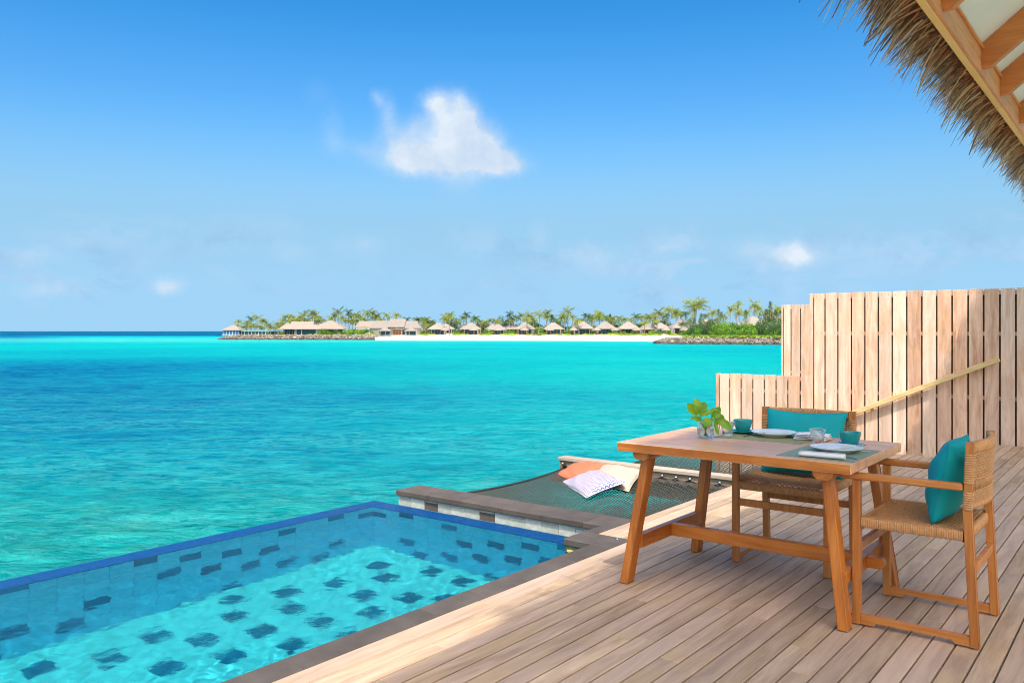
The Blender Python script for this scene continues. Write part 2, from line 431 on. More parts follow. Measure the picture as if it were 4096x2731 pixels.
def zigzag():
    """white cotton printed with rows of narrow blue chevron lines and small orange dots"""
    m, t = mat('blue_zigzag_print')
    tc = t.n('ShaderNodeTexCoord').outputs['Object']
    s = t.n('ShaderNodeSeparateXYZ', ins={0: tc})
    x, y = s.outputs[0], s.outputs[1]
    fx = t.math('PINGPONG', t.math('MULTIPLY', y, 22.0), 0.5)
    v = t.math('ADD', t.math('MULTIPLY', x, 42.0), t.math('MULTIPLY', fx, 1.5))
    fr = t.math('FRACT', v)
    line = t.math('LESS_THAN', fr, t.math('ADD', 0.22, t.math('MULTIPLY', fx, 0.65)))
    dot = t.math('MULTIPLY', t.math('GREATER_THAN', fx, 0.42), t.math('LESS_THAN', t.math('FRACT', t.math('MULTIPLY', x, 42.0)), 0.5))
    colr = t.mix(line, (0.42, 0.42, 0.45), (0.07, 0.10, 0.32))
    colr = t.mix(t.math('MULTIPLY', dot, 0.8), colr, (0.75, 0.28, 0.18))
    return finish(m, t, t.n('ShaderNodeBsdfPrincipled', ins={'Base Color': colr, 'Roughness': 0.8, 'Specular IOR Level': 0.2}))


M['zigzag'] = zigzag()


def seamat():
    m, t = mat('lagoon_water')
    P = t.n('ShaderNodeNewGeometry').outputs['Position']
    s = t.n('ShaderNodeSeparateXYZ', ins={0: P})
    # position along and across the view bay, metres (fixed in the place)
    dep = t.vmath('DOT_PRODUCT', P, tuple(FWD), out=1)
    lat = t.vmath('DOT_PRODUCT', P, tuple(RIGHT), out=1)
    warp = t.noise(t.scale(P, (0.02, 0.02, 0.02)), 1.0, 4.0, 0.55, out=1)
    wsc = t.vmath('MULTIPLY', t.vmath('SUBTRACT', warp, (0.5, 0.5, 0.5)), (36, 36, 0))
    Pw = t.vmath('ADD', P, wsc)
    depw = t.vmath('DOT_PRODUCT', Pw, tuple(FWD), out=1)
    latw = t.vmath('DOT_PRODUCT', Pw, tuple(RIGHT), out=1)

    def gauss(cd, cl, rd, rl, amp, a=None, b=None):
        u = t.math('DIVIDE', t.math('SUBTRACT', a or depw, cd), rd)
        v = t.math('DIVIDE', t.math('SUBTRACT', b or latw, cl), rl)
        r2 = t.math('ADD', t.math('MULTIPLY', u, u), t.math('MULTIPLY', v, v))
        return t.math('MULTIPLY', t.math('EXPONENT', t.math('MULTIPLY', r2, -1.0)), amp)
    # channel of deep water to the left, deep sea beyond the reef edge
    depth = t.math('ADD', 0.27, gauss(58, -44, 28, 32, 0.50))
    depth = t.math('ADD', depth, gauss(38, -20, 13, 15, 0.24))
    depth = t.math('ADD', depth, gauss(24, -12, 8, 10, 0.18))
    depth = t.math('ADD', depth, gauss(16, -6, 6, 8, 0.16))
    depth = t.math('ADD', depth, gauss(120, -60, 20, 50, 0.12))
    depth = t.math('ADD', depth, gauss(135, 70, 12, 34, 0.16))
    depth = t.math('ADD', depth, gauss(60, 12, 22, 18, -0.10))
    far = t.maprange(dep, 420.0, 620.0, 0.0, 0.85, smooth=True)
    leftsea = t.math('MULTIPLY', t.maprange(t.math('DIVIDE', lat, dep), -0.62, -0.50, 1.0, 0.0, smooth=True), t.maprange(dep, 170, 330, 0.0, 0.5, smooth=True))
    depth = t.math('ADD', depth, t.math('MAXIMUM', far, leftsea))
    nb = t.noise(t.scale(P, (0.035, 0.035, 0.035)), 1.0, 4.0, 0.55)
    depth = t.math('ADD', depth, t.math('MULTIPLY', t.math('SUBTRACT', nb, 0.5), 0.34))
    # seagrass and coral patches, long streaks
    st = t.noise(t.scale(P, (0.05, 0.012, 0.05), rot=(0, 0, R(50))), 1.0, 5.0, 0.6)
    depth = t.math('ADD', depth, t.math('MULTIPLY', t.maprange(st, 0.56, 0.74, 0.0, 0.22, smooth=True), t.maprange(dep, 90, 150, 0.0, 1.0)))
    shore = t.maprange(dep, 262, 190, 1.0, 0.0, smooth=True)
    colr = t.ramp(depth, [(0.0, (0.03, 0.42, 0.40)), (0.24, (0.0, 0.355, 0.375)), (0.42, (0.0, 0.25, 0.34)), (0.62, (0.0, 0.135, 0.29)), (0.85, (0.0, 0.062, 0.225)), (1.0, (0.0, 0.038, 0.16))])
    colr = t.mix(t.math('MULTIPLY', shore, t.maprange(dep, 300, 420, 0.6, 0.0)), colr, (0.06, 0.46, 0.42))
    # sandy and weedy shallows close to the villa
    near = t.maprange(dep, 21.0, 8.5, 0.0, 1.0, smooth=True)
    near = t.math('MULTIPLY', near, t.maprange(t.noise(P, 0.16, 4.0, 0.6), 0.28, 0.62, 0.35, 1.0))
    patch = t.noise(t.scale(P, (0.7, 0.7, 0.7)), 1.0, 5.0, 0.65)
    ncol = t.ramp(patch, [(0.30, (0.0, 0.085, 0.085)), (0.46, (0.0, 0.19, 0.17)), (0.58, (0.02, 0.28, 0.21)), (0.74, (0.14, 0.39, 0.25))])
    colr = t.mix(t.math('MULTIPLY', near, 0.92), colr, ncol)
    # ripples: coordinates across / along the bay, crests run mostly across it
    q = t.n('ShaderNodeCombineXYZ', ins={0: lat, 1: dep, 2: 0.0}).outputs[0]

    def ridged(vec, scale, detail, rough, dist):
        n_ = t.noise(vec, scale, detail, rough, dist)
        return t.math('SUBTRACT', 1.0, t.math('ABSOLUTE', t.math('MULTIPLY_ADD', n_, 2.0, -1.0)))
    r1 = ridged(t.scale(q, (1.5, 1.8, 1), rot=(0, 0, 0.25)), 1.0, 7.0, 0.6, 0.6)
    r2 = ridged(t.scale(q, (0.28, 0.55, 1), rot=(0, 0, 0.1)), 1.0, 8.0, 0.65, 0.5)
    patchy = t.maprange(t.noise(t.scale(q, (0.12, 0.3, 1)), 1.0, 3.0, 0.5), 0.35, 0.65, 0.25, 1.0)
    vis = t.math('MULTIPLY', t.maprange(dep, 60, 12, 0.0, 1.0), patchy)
    colr = t.mix(t.math('MULTIPLY', t.maprange(r1, 0.80, 0.99, 0.0, 0.55), vis), colr, (0.07, 0.46, 0.47))  # pale streaks painted in for sky reflections on the ripple faces
    colr = t.mix(t.maprange(r2, 0.86, 0.99, 0.0, 0.28), colr, (0.015, 0.44, 0.46))  # broader pale streaks, also a reflection painted into the colour
    dk = t.noise(t.scale(q, (0.55, 0.95, 1), rot=(0, 0, -0.1)), 1.0, 8.0, 0.62, 0.5)
    colr = t.mix(t.math('MULTIPLY', t.maprange(dk, 0.47, 0.34, 0.0, 0.32), t.maprange(dep, 110, 25, 0.15, 1.0)), colr, (0.0, 0.12, 0.22))
    h1 = t.noise(t.scale(q, (0.95, 1.4, 1.0)), 1.0, 8.0, 0.66, 0.6)
    h2 = t.noise(t.scale(q, (2.6, 4.4, 1.0), rot=(0, 0, 0.5)), 1.0, 5.0, 0.62, 0.8)
    hh = t.math('ADD', t.math('MULTIPLY', h1, 1.0), t.math('MULTIPLY', h2, 0.28))
    b = t.n('ShaderNodeBump', ins={'Height': hh, 'Strength': 0.9, 'Distance': 0.7})
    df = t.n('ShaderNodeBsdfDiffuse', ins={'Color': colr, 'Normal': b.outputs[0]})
    gs = t.n('ShaderNodeBsdfGlossy', ins={'Color': (1, 1, 1, 1), 'Roughness': 0.10, 'Normal': b.outputs[0]})
    fr = t.n('ShaderNodeFresnel', ins={'IOR': 1.33, 'Normal': b.outputs[0]})
    bs = t.n('ShaderNodeMixShader', ins={0: t.math('MULTIPLY', t.math('MINIMUM', fr.outputs[0], 0.45), 0.11), 1: df.outputs[0], 2: gs.outputs[0]})
    return finish(m, t, bs)


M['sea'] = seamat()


def poolwater():
    m, t = mat('pool_water')
    P = t.n('ShaderNodeNewGeometry').outputs['Position']
    h1 = t.noise(P, 7.0, 4.0, 0.55, 0.6)
    h2 = t.noise(t.scale(P, (1, 2.2, 1), rot=(0, 0, 0.6)), 20.0, 3.0, 0.6, 0.8)
    hh = t.math('ADD', h1, t.math('MULTIPLY', h2, 0.30))
    fine = t.noise(t.scale(P, (1, 1.6, 1), rot=(0, 0, 0.5)), 34.0, 3.0, 0.6, 0.8)
    patch = t.maprange(t.noise(P, 1.3, 2.0), 0.35, 0.65, 0.25, 1.0)
    fh = t.math('MULTIPLY', t.math('ADD', fine, t.math('MULTIPLY', h2, 0.8)), patch)
    nrm = t.n('ShaderNodeBump', ins={'Height': fh, 'Strength': 1.0, 'Distance': 0.0006}).outputs[0]
    nrg = t.n('ShaderNodeBump', ins={'Height': fh, 'Strength': 1.0, 'Distance': 0.0055}).outputs[0]
    refr = t.n('ShaderNodeBsdfRefraction', ins={'Color': (0.60, 0.94, 1.0, 1), 'Roughness': 0.0, 'IOR': 1.333, 'Normal': nrm})
    trn = t.n('ShaderNodeBsdfTransparent', ins={'Color': (0.80, 0.97, 1.0, 1)})
    body = t.n('ShaderNodeMixShader', ins={0: POOL_CLEAR, 1: refr.outputs[0], 2: trn.outputs[0]})
    gl = t.n('ShaderNodeBsdfGlossy', ins={'Color': (1, 1, 1, 1), 'Roughness': 0.03, 'Normal': nrg})
    fr = t.n('ShaderNodeFresnel', ins={'IOR': 1.333, 'Normal': nrg})
    mx = t.n('ShaderNodeMixShader', ins={0: t.math('MULTIPLY', fr.outputs[0], 0.32), 1: body.outputs[0], 2: gl.outputs[0]})
    return finish(m, t, mx)


POOL_CLEAR = 0.0
M['poolwater'] = poolwater()


# ------------------------------------------------------------------ mesh helpers
class MB:
    def __init__(s):
        s.v, s.f, s.sm = [], [], []

    def add(s, vs, fs, smooth=False):
        b = len(s.v)
        s.v.extend([tuple(float(c) for c in p) for p in vs])
        s.f.extend([tuple(b + i for i in f) for f in fs])
        s.sm.extend([smooth] * len(fs))
        return s

    def box(s, x0, x1, y0, y1, z0, z1, ch=0.0, M4=None):
        """chamfered box between two corners"""
        c = ch
        if c <= 0:
            vs = [(x, y, z) for x in (x0, x1) for y in (y0, y1) for z in (z0, z1)]
            fs = [(0, 1, 3, 2), (4, 6, 7, 5), (0, 4, 5, 1), (2, 3, 7, 6), (0, 2, 6, 4), (1, 5, 7, 3)]
        else:
            X, Y, Z = (x0, x1), (y0, y1), (z0, z1)
            vs, idx = [], {}
            for i in (0, 1):
                for j in (0, 1):
                    for k in (0, 1):
                        sx, sy, sz = (1, -1)[i] * c, (1, -1)[j] * c, (1, -1)[k] * c
                        idx[i, j, k, 0] = len(vs); vs.append((X[i], Y[j] + sy, Z[k] + sz))
                        idx[i, j, k, 1] = len(vs); vs.append((X[i] + sx, Y[j], Z[k] + sz))
                        idx[i, j, k, 2] = len(vs); vs.append((X[i] + sx, Y[j] + sy, Z[k]))
            fs = []
            for i in (0, 1):
                q = [idx[i, 0, 0, 0], idx[i, 1, 0, 0], idx[i, 1, 1, 0], idx[i, 0, 1, 0]]
                fs.append(tuple(q if i else q[::-1]))
                q = [idx[0, i, 0, 1], idx[0, i, 1, 1], idx[1, i, 1, 1], idx[1, i, 0, 1]]
                fs.append(tuple(q if i else q[::-1]))
                q = [idx[0, 0, i, 2], idx[1, 0, i, 2], idx[1, 1, i, 2], idx[0, 1, i, 2]]
                fs.append(tuple(q if i else q[::-1]))
            for a in (0, 1):
                for b in (0, 1):
                    fs.append((idx[a, b, 0, 0], idx[a, b, 1, 0], idx[a, b, 1, 1], idx[a, b, 0, 1]))
                    fs.append((idx[a, 0, b, 0], idx[a, 1, b, 0], idx[a, 1, b, 2], idx[a, 0, b, 2]))
                    fs.append((idx[0, a, b, 1], idx[1, a, b, 1], idx[1, a, b, 2], idx[0, a, b, 2]))
            for i in (0, 1):
                for j in (0, 1):
                    for k in (0, 1):
                        fs.append((idx[i, j, k, 0], idx[i, j, k, 1], idx[i, j, k, 2]))
        if M4 is not None:
            vs = [tuple(M4 @ Vector(p)) for p in vs]
        return s.add(vs, fs)

    def beam(s, p0, p1, w, h, up=(0, 0, 1), ch=0.0, w1=None, h1=None):
        """bar of section w (sideways) x h (up) from p0 to p1"""
        p0, p1 = Vector(p0), Vector(p1)
        d = (p1 - p0)
        L = d.length
        d.normalize()
        u = Vector(up)
        sd = d.cross(u).normalized()
        u = sd.cross(d).normalized()
        M4 = Matrix((( *d, ), (*sd, ), (*u, ))).transposed().to_4x4()
        M4.translation = p0
        if w1 is None:
            return s.box(0, L, -w / 2, w / 2, -h / 2, h / 2, ch, M4)
        vs = []
        for (x, ww, hh) in ((0, w, h), (L, w1, h1)):
            for (a, b) in ((-1, -1), (1, -1), (1, 1), (-1, 1)):
                vs.append(tuple(M4 @ Vector((x, a * ww / 2, b * hh / 2))))
        return s.add(vs, [(0, 1, 2, 3), (7, 6, 5, 4), (0, 4, 5, 1), (1, 5, 6, 2), (2, 6, 7, 3), (3, 7, 4, 0)])

    def shear_leg(s, c0, z0, c1, z1, wx, wy, ch=0.003):
        """leg with horizontal cuts: section wx x wy centred on c0 at z0 and c1 at z1"""
        vs = []
        for (c, z) in ((c0, z0), (c1, z1)):
            for (a, b) in ((-1, -1), (1, -1), (1, 1), (-1, 1)):
                for q in (0, 1):
                    ox = (wx / 2 - (ch if q == (0 if a * b > 0 else 1) else 0)) * a
                    oy = (wy / 2 - (ch if q == (1 if a * b > 0 else 0) else 0)) * b
                    vs.append((c[0] + ox, c[1] + oy, z))
        n = 8
        fs = [tuple(range(n))[::-1], tuple(range(n, 2 * n))]
        for i in range(n):
            j = (i + 1) % n
            fs.append((i, j, n + j, n + i))
        return s.add(vs, fs)

    def tube(s, pts, r, n=6, cap=True, closed=False, smooth=True):
        pts = [Vector(p) for p in pts]
        N = len(pts)
        rr = r if isinstance(r, (list, tuple)) else [r] * N
        vs, fs = [], []
        prev = None
        for i, p in enumerate(pts):
            a = pts[(i - 1) % N] if (closed or i > 0) else p
            b = pts[(i + 1) % N] if (closed or i < N - 1) else p
            d = (b - a).normalized()
            ref = prev if prev is not None else (Vector((0, 0, 1)) if abs(d.z) < 0.9 else Vector((1, 0, 0)))
            u = (ref - d * ref.dot(d)).normalized()
            prev = u
            v = d.cross(u)
            for k in range(n):
                t = 2 * PI * k / n
                vs.append(p + (u * math.cos(t) + v * math.sin(t)) * rr[i])
        for i in range(N if closed else N - 1):
            for k in range(n):
                a, b = i * n + k, i * n + (k + 1) % n
                c, d = ((i + 1) % N) * n + (k + 1) % n, ((i + 1) % N) * n + k
                fs.append((a, b, c, d))
        s.add(vs, fs, smooth)
        if cap and not closed:
            b = len(s.v) - len(vs)
            s.f.append(tuple(b + k for k in range(n))[::-1]); s.sm.append(False)
            s.f.append(tuple(b + (N - 1) * n + k for k in range(n))); s.sm.append(False)
        return s

    def lathe(s, prof, n=32, c=(0, 0, 0), smooth=True, flute=None):
        vs, fs = [], []
        for (r, z) in prof:
            for k in range(n):
                t = 2 * PI * k / n
                rr = r * (flute(t, z) if flute else 1)
                vs.append((c[0] + rr * math.cos(t), c[1] + rr * math.sin(t), c[2] + z))
        for i in range(len(prof) - 1):
            for k in range(n):
                a, b = i * n + k, i * n + (k + 1) % n
                fs.append((a, b, b + n, a + n))
        return s.add(vs, fs, smooth)

    def grid(s, fn, nu, nv, smooth=True, closed=False):
        vs = [fn(i / nu, j / nv) for j in range(nv + 1) for i in range(nu + 1)]
        fs = [(j * (nu + 1) + i, j * (nu + 1) + i + 1, (j + 1) * (nu + 1) + i + 1, (j + 1) * (nu + 1) + i) for j in range(nv) for i in range(nu)]
        return s.add(vs, fs, smooth)

    def mesh(s, name, off=(0, 0, 0)):
        me = bpy.data.meshes.new(name)
        o = Vector(off)
        me.from_pydata([(p[0] - o.x, p[1] - o.y, p[2] - o.z) for p in s.v], [], s.f)
        me.polygons.foreach_set('use_smooth', s.sm)
        me.update()
        return me


def link(name, data, parent=None, kind=None):
    o = bpy.data.objects.new(name, data)
    COL.objects.link(o)
    if parent is not None:
        o.parent = parent
    if kind:
        o['kind'] = kind
    return o


def root_loc(p):
    v = Vector((0, 0, 0))
    while p is not None:
        v += p.location
        p = p.parent
    return v


def part(name, mb, m, parent=None, kind=None, label=None):
    """mesh in world metres -> child of parent (unrotated parents)"""
    me = mb.mesh(name, root_loc(parent))
    me.materials.append(M[m])
    o = link(name, me, parent, kind)
    if label:
        o['label'] = label
    return o


def cpart(name, mb, m, parent=None, kind=None, label=None, center=None):
    """like part(), with the object's own origin at its middle (so grain runs in its own frame)"""
    a = np.array(mb.v)
    c = Vector(center) if center else Vector((a.min(0) + a.max(0)) / 2)
    me = mb.mesh(name, c)
    me.materials.append(M[m])
    o = link(name, me, parent, kind)
    o.location = c - root_loc(parent)
    if label:
        o['label'] = label
    return o


def thing(name, label, cat, loc=(0, 0, 0), rz=0.0, group=None):
    o = link(name, None)
    o.location = loc
    o.rotation_euler = (0, 0, rz)
    o['label'] = label
    o['category'] = cat
    if group:
        o['group'] = group
    return o


def tag(o, label, cat, group=None):
    o['label'] = label
    o['category'] = cat
    if group:
        o['group'] = group
    return o


def kids(o):
    return [c for c in bpy.data.objects if c.parent == o]


def copy_tree(o, kmap=None, parent=None):
    c = o.copy()
    COL.objects.link(c)
    c.parent = parent
    for ch in (kmap[o.name] if kmap else kids(o)):
        copy_tree(ch, kmap, c)
    return c


# ------------------------------------------------------------------ sea and ground of the place
SEA_Z = -1.70
mb = MB()
mb.add([(-400, -400, SEA_Z), (400, -400, SEA_Z), (400, 400, SEA_Z), (-400, 400, SEA_Z)], [(0, 1, 2, 3)])
S = 30000
for (x0, x1, y0, y1) in ((-S, S, 400, S), (-S, S, -S, -400), (-S, -400, -400, 400), (400, S, -400, 400)):
    mb.add([(x0, y0, SEA_Z), (x1, y0, SEA_Z), (x1, y1, SEA_Z), (x0, y1, SEA_Z)], [(0, 1, 2, 3)])
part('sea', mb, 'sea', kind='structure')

# ------------------------------------------------------------------ deck
deck = MB()
for x in np.arange(-2.0, 9.5, 0.6):          # joists
    deck.box(x, x + 0.05, -2.6, 2.60, -0.20, -0.030)
deck.box(4.62, 9.55, 2.62, 2.66, -0.20, -0.030)
deck.box(9.58, 11.0, 1.0, 1.05, -0.20, -0.030)
deck_o = part('wooden_deck', deck, 'beam', kind='structure')
P0 = 0.0925
random.seed(21)
rows = []
k = -34
while True:
    y0 = 0.5 + P0 * k
    if y0 > 2.9:
        break
    rows.append(y0)
    k += 1
for y0 in rows:
    y1 = y0 + P0
    segs = []
    if y0 < 2.60:
        xs, xe = -2.2, (11.06 if y1 < 1.53 else 9.58)
    else:
        xs, xe = 4.58, 9.58
    if abs(y0 - 2.535) < 0.01:
        segs = [(-2.2, 4.578, y0, 2.646), (4.582, 9.58, y0, y1)]
    elif y0 > 2.60 and y0 < 2.64:
        segs = [(4.582, 9.58, y0, y1)]
    elif y0 > 2.80:
        segs = [(4.582, 9.58, y0, 2.906)] if y0 < 2.86 else []
    else:
        segs = [(xs, xe, y0, y1)]
    for (a, b, ya, yb) in segs:
        x = a
        first = True
        while x < b - 0.05:
            L = random.uniform(1.5, 3.4) if first else random.uniform(2.1, 3.9)
            first = False
            xe2 = min(b, x + L)
            if b - xe2 < 0.7:
                xe2 = b
            g = 0.0042 if yb < 2.40 else 0.0016
            dz = random.uniform(-0.0012, 0.0)
            m = MB().box(x + 0.0012, xe2 - 0.0012, ya + g, yb - g, -0.022 + dz, dz, 0.0018)
            cpart('plank', m, 'deck', deck_o)
            x = xe2
# edge beam under the deck by the nets, and the piles
ed = MB()
ed.box(5.10, 9.58, 2.86, 2.90, -0.30, -0.026)
ed.box(9.545, 9.575, 1.55, 2.90, -0.30, -0.026)
part('edge_beam', ed, 'beam', deck_o)
pl = MB()
for x in (5.6, 7.3, 9.2):
    for y in (0.3, 2.3):
        pl.lathe([(0.12, SEA_Z - 1.0), (0.12, -0.21)], 16, (x, y, 0))
part('pile', pl, 'mortar', deck_o)

# ------------------------------------------------------------------ swimming pool
ZW = -0.085
pool = MB()
# shell: floor, four walls (outer faces go down to the sea)
FX0, FX1, FY0, FY1, FZ = -2.0, 4.51, 2.80, 5.00, -1.23
pool.box(FX0 - 0.2, FX1 + 0.17, FY0 - 0.12, FY1 + 0.17, -1.60, FZ - 0.012)
pool.box(FX0 - 0.2, FX1 + 0.17, FY1 + 0.012, FY1 + 0.168, FZ - 0.012, ZW - 0.030)
pool.box(FX1 + 0.012, FX1 + 0.168, FY0 - 0.12, FY1 + 0.012, FZ - 0.012, ZW - 0.030)
pool.box(FX0 - 0.2, FX1 + 0.012, FY0 - 0.15, FY0 - 0.012, FZ - 0.012, -0.045)
pool.box(FX0 - 0.2, FX0 - 0.012, FY0 - 0.012, FY1 + 0.012, FZ - 0.012, ZW - 0.03)
pool_o = part('swimming_pool', pool, 'mortar', kind='structure')
# ledge tiles on the overflow edge
lg = MB()
x = FX1 + 0.170
while x > FX0 - 0.2:
    a = max(x - 0.30, FX0 - 0.2)
    lg.box(a + 0.0015, x - 0.0015, FY1 + 0.0, FY1 + 0.172, ZW - 0.030, ZW - 0.012, 0.001)
    x -= 0.30
y = FY1 - 0.002
while y > FY0 - 0.1:
    a = max(y - 0.30, FY0 - 0.1)
    lg.box(FX1 + 0.0, FX1 + 0.172, a + 0.0015, y - 0.0015, ZW - 0.030, ZW - 0.012, 0.001)
    y -= 0.30
part('ledge_tile', lg, 'tile_blue', pool_o, kind='stuff')
T = 0.152
DARK_F = {0: (4.209, 3.899), 1: (4.596, 3.05), 2: (4.369, 3.807), 3: (3.978,), 4: (4.232, 4.534, 3.45), 5: (3.974, 3.2), 6: (4.675, 3.66), 7: (4.125, 4.444, 3.869),
          8: (4.849, 3.35), 9: (4.601, 4.282, 3.979), 10: (3.15,), 11: (4.133, 4.44, 3.52), 12: (4.69,), 13: (4.28, 3.35), 14: (4.60,), 15: (4.15, 3.6),
          16: (4.75,), 17: (3.9, 4.4), 18: (4.2,), 19: (4.7,)}
lt = MB()
darks = []
for c in range(-1, 42):
    xc = 4.36 - 0.154 * c
    x0, x1 = xc - 0.077, xc + 0.077
    if x0 < FX0:
        break
    x1 = min(x1, FX1)
    dk = DARK_F.get(c, ())
    ph = (dk[0] if dk else 4.0 + 0.077 * (c % 2)) % 0.154
    y = FY0 - 0.154 + ((ph - 0.077 - FY0) % 0.154)
    while y < FY1:
        a, b = max(y, FY0), min(y + 0.154, FY1)
        if b - a > 0.012:
            yc = y + 0.077
            if any(abs(yc - d) < 0.077 for d in dk):
                darks.append((x0, x1, a, b))
            else:
                lt.box(x0 + 0.002, x1 - 0.002, a + 0.002, b - 0.002, FZ - 0.012, FZ - 0.001 - random.random() * 0.001)
        y += 0.154
for (x0, x1, a, b) in darks:
    cpart('floor_tile', MB().box(x0 + 0.002, x1 - 0.002, a + 0.002, b - 0.002, FZ - 0.012, FZ + 0.001, 0.001), 'tile_dark', pool_o)
part('light_tile', lt, 'tile_light', pool_o, kind='stuff')
gr = MB().box(FX0, FX1, FY0, FY1, FZ - 0.0119, FZ - 0.0035)
part('grout', gr, 'grout', pool_o)
gr = MB().box(FX1 + 0.003, FX1 + 0.0119, FY0, FY1, FZ, ZW - 0.031).box(FX0, FX1, FY1 + 0.003, FY1 + 0.0119, FZ, ZW - 0.031)
part('grout', gr, 'wall_grout', pool_o)
lt = MB()
# walls: columns 0.151 wide, alternate columns shifted half a tile
random.seed(5)


def wall_tiles(kind, u0, u1):
    n = 0
    u = u1
    while u > u0 + 0.01:
        a = max(u - 0.1515, u0)
        zt = ZW - 0.022
        h = 0.148
        first = h * (1.0 if n % 2 == 0 else 0.62)
        z = zt
        row = 0
        while z > FZ + 0.005:
            zb = max(z - (first if row == 0 else h), FZ)
            zc = 0.5 * (z + zb)
            dk = (n + 2 * row) % 5 == 2 and ((n * 7 + row * 3) % 9) not in (0, 4, 7)
            if kind == 'x':
                bx = (FX1 + 0.0, FX1 + 0.012, a + 0.0015, u - 0.0015, zb + 0.0015, z - 0.0015)
            else:
                bx = (a + 0.0015, u - 0.0015, FY1 + 0.0, FY1 + 0.012, zb + 0.0015, z - 0.0015)
            if dk:
                b2 = list(bx)
                if kind == 'x':
                    b2[0] -= 0.002
                else:
                    b2[2] -= 0.002
                cpart('wall_tile', MB().box(*b2), 'wall_dark', pool_o)
            else:
                lt.box(*bx)
            z = zb
            row += 1
        u = a
        n += 1


wall_tiles('x', FY0, FY1)
wall_tiles('y', FX0, FX1)
part('light_wall_tile', lt, 'wall_light', pool_o, kind='stuff')
nw = MB().box(FX0, FX1, FY0 - 0.012, FY0, FZ, -0.046)
nw.box(FX0 - 0.012, FX0, FY0, FY1, FZ, ZW - 0.03)
part('near_wall_tiles', nw, 'tile_light', pool_o)


# water surface: real small waves
def wz(x, y):
    f = 0.0
    for (kx, ky, a, p) in WAVES:
        f += a * math.sin(kx * x + ky * y + p)
    return f


random.seed(3)
WAVES = []
for i in range(24):
    th = random.uniform(0, 2 * PI)
    lam = (0.62, 0.26, 0.15, 0.12, 0.095, 0.08, 0.07, 0.062)[i % 8] * random.uniform(0.9, 1.1)
    kk = 2 * PI / lam
    WAVES.append((kk * math.cos(th), kk * math.sin(th), 0.0010 * lam * (0.25 if lam > 0.4 else (0.45 if lam > 0.2 else 1.1)), random.uniform(0, 6.28)))
wm = MB()
wx0, wx1, wy0, wy1 = FX0 - 0.19, FX1 + 0.171, FY0 - 0.010, FY1 + 0.171
wm.grid(lambda u, v: (wx0 + (wx1 - wx0) * u, wy0 + (wy1 - wy0) * v, ZW + wz(wx0 + (wx1 - wx0) * u, wy0 + (wy1 - wy0) * v)), 620, 235)
water_o = part('pool_water', wm, 'poolwater', kind='structure')

water_o.cycles.is_caustics_caster = True
for o_ in bpy.data.objects:
    if o_.name.split('.')[0] in ('floor_tile', 'wall_tile', 'light_tile', 'light_wall_tile', 'grout', 'near_wall_tiles', 'ledge_tile'):
        o_.cycles.is_caustics_receiver = True
# coping along the pool
cop = [(-2.05, -1.2), (-1.2, -0.35), (-0.35, 0.45), (0.45, 1.22), (1.22, 2.03), (2.03, 2.81), (2.81, 3.17), (3.17, 3.95), (3.95, 4.333)]
for (a, b) in cop:
    cpart('coping_stone', MB().box(a + 0.001, b - 0.001, 2.648, 2.797, -0.042, 0.001, 0.004), 'coping', pool_o)
cpart('coping_stone', MB().box(4.335, 4.577, 2.648, 3.011, -0.044, 0.002, 0.006), 'coping', pool_o)
cpart('coping_stone', MB().box(4.579, 4.788, 2.908, 3.009, -0.042, 0.001, 0.003), 'coping', pool_o)
cpart('overflow_stone', MB().box(4.345, 4.57, 2.80, 3.0, -0.30, -0.046, 0.002), 'mossy', pool_o)
cpart('overflow_slot', MB().box(4.339, 4.345, 2.93, 2.985, -0.082, -0.068, 0.001), 'fascia', pool_o)
# little steel deck stud near the coping corner
cpart('deck_light', MB().lathe([(0.0, 0.006), (0.014, 0.006), (0.016, 0.0025)], 12, (4.545, 2.735, 0)), 'steel', pool_o)

# ------------------------------------------------------------------ stone wall between pool and net
sw = thing('stone_wall', 'low wall of pale green and dark stone blocks under grey slabs between pool and net', 'wall', (4.95, 4.0, SEA_Z))
part('wall_core', MB().box(4.835, 5.045, 2.92, 5.03, SEA_Z - 0.6, -0.042), 'mortar', sw)
jy = [5.032, 4.677, 4.322, 3.938, 3.538, 3.166, 2.912]
for a, b in zip(jy[1:], jy[:-1]):
    cpart('coping_stone', MB().box(4.790, 5.082, a + 0.001, b - 0.001, -0.041, random.uniform(-0.001, 0.002), 0.004), 'coping', sw)
gy = [5.022, 4.873, 4.72, 4.573, 4.426, 4.276, 4.128, 3.977, 3.83, 3.684, 3.533, 3.385, 3.236, 3.088, 2.94]
random.seed(11)
for i in range(len(gy) - 1):
    y1, y0 = gy[i], gy[i + 1]
    z = -0.0425
    row = 0
    first = 0.022 if i % 2 == 0 else 0.13
    while z > SEA_Z - 0.1 and row < 5:
        h = first if row == 0 else 0.15
        dk = (i, row) in ((2, 1), (6, 1), (9, 3), (4, 2), (12, 2), (1, 3))
        px = random.uniform(0.0, 0.006)
        cpart('stone_block', MB().box(4.815 - px, 4.8345, y0 + 0.0015, y1 - 0.0015, z - h + 0.0015, z, 0.0022), 'stone_dark' if dk else 'stone_light', sw)
        z -= h
        row += 1
# end face to the sea
for r in range(5):
    cpart('stone_block', MB().box(4.84, 5.045, 5.031, 5.048, -0.045 - 0.15 * (r + 1), -0.045 - 0.15 * r - 0.002, 0.002), 'stone_light', sw)

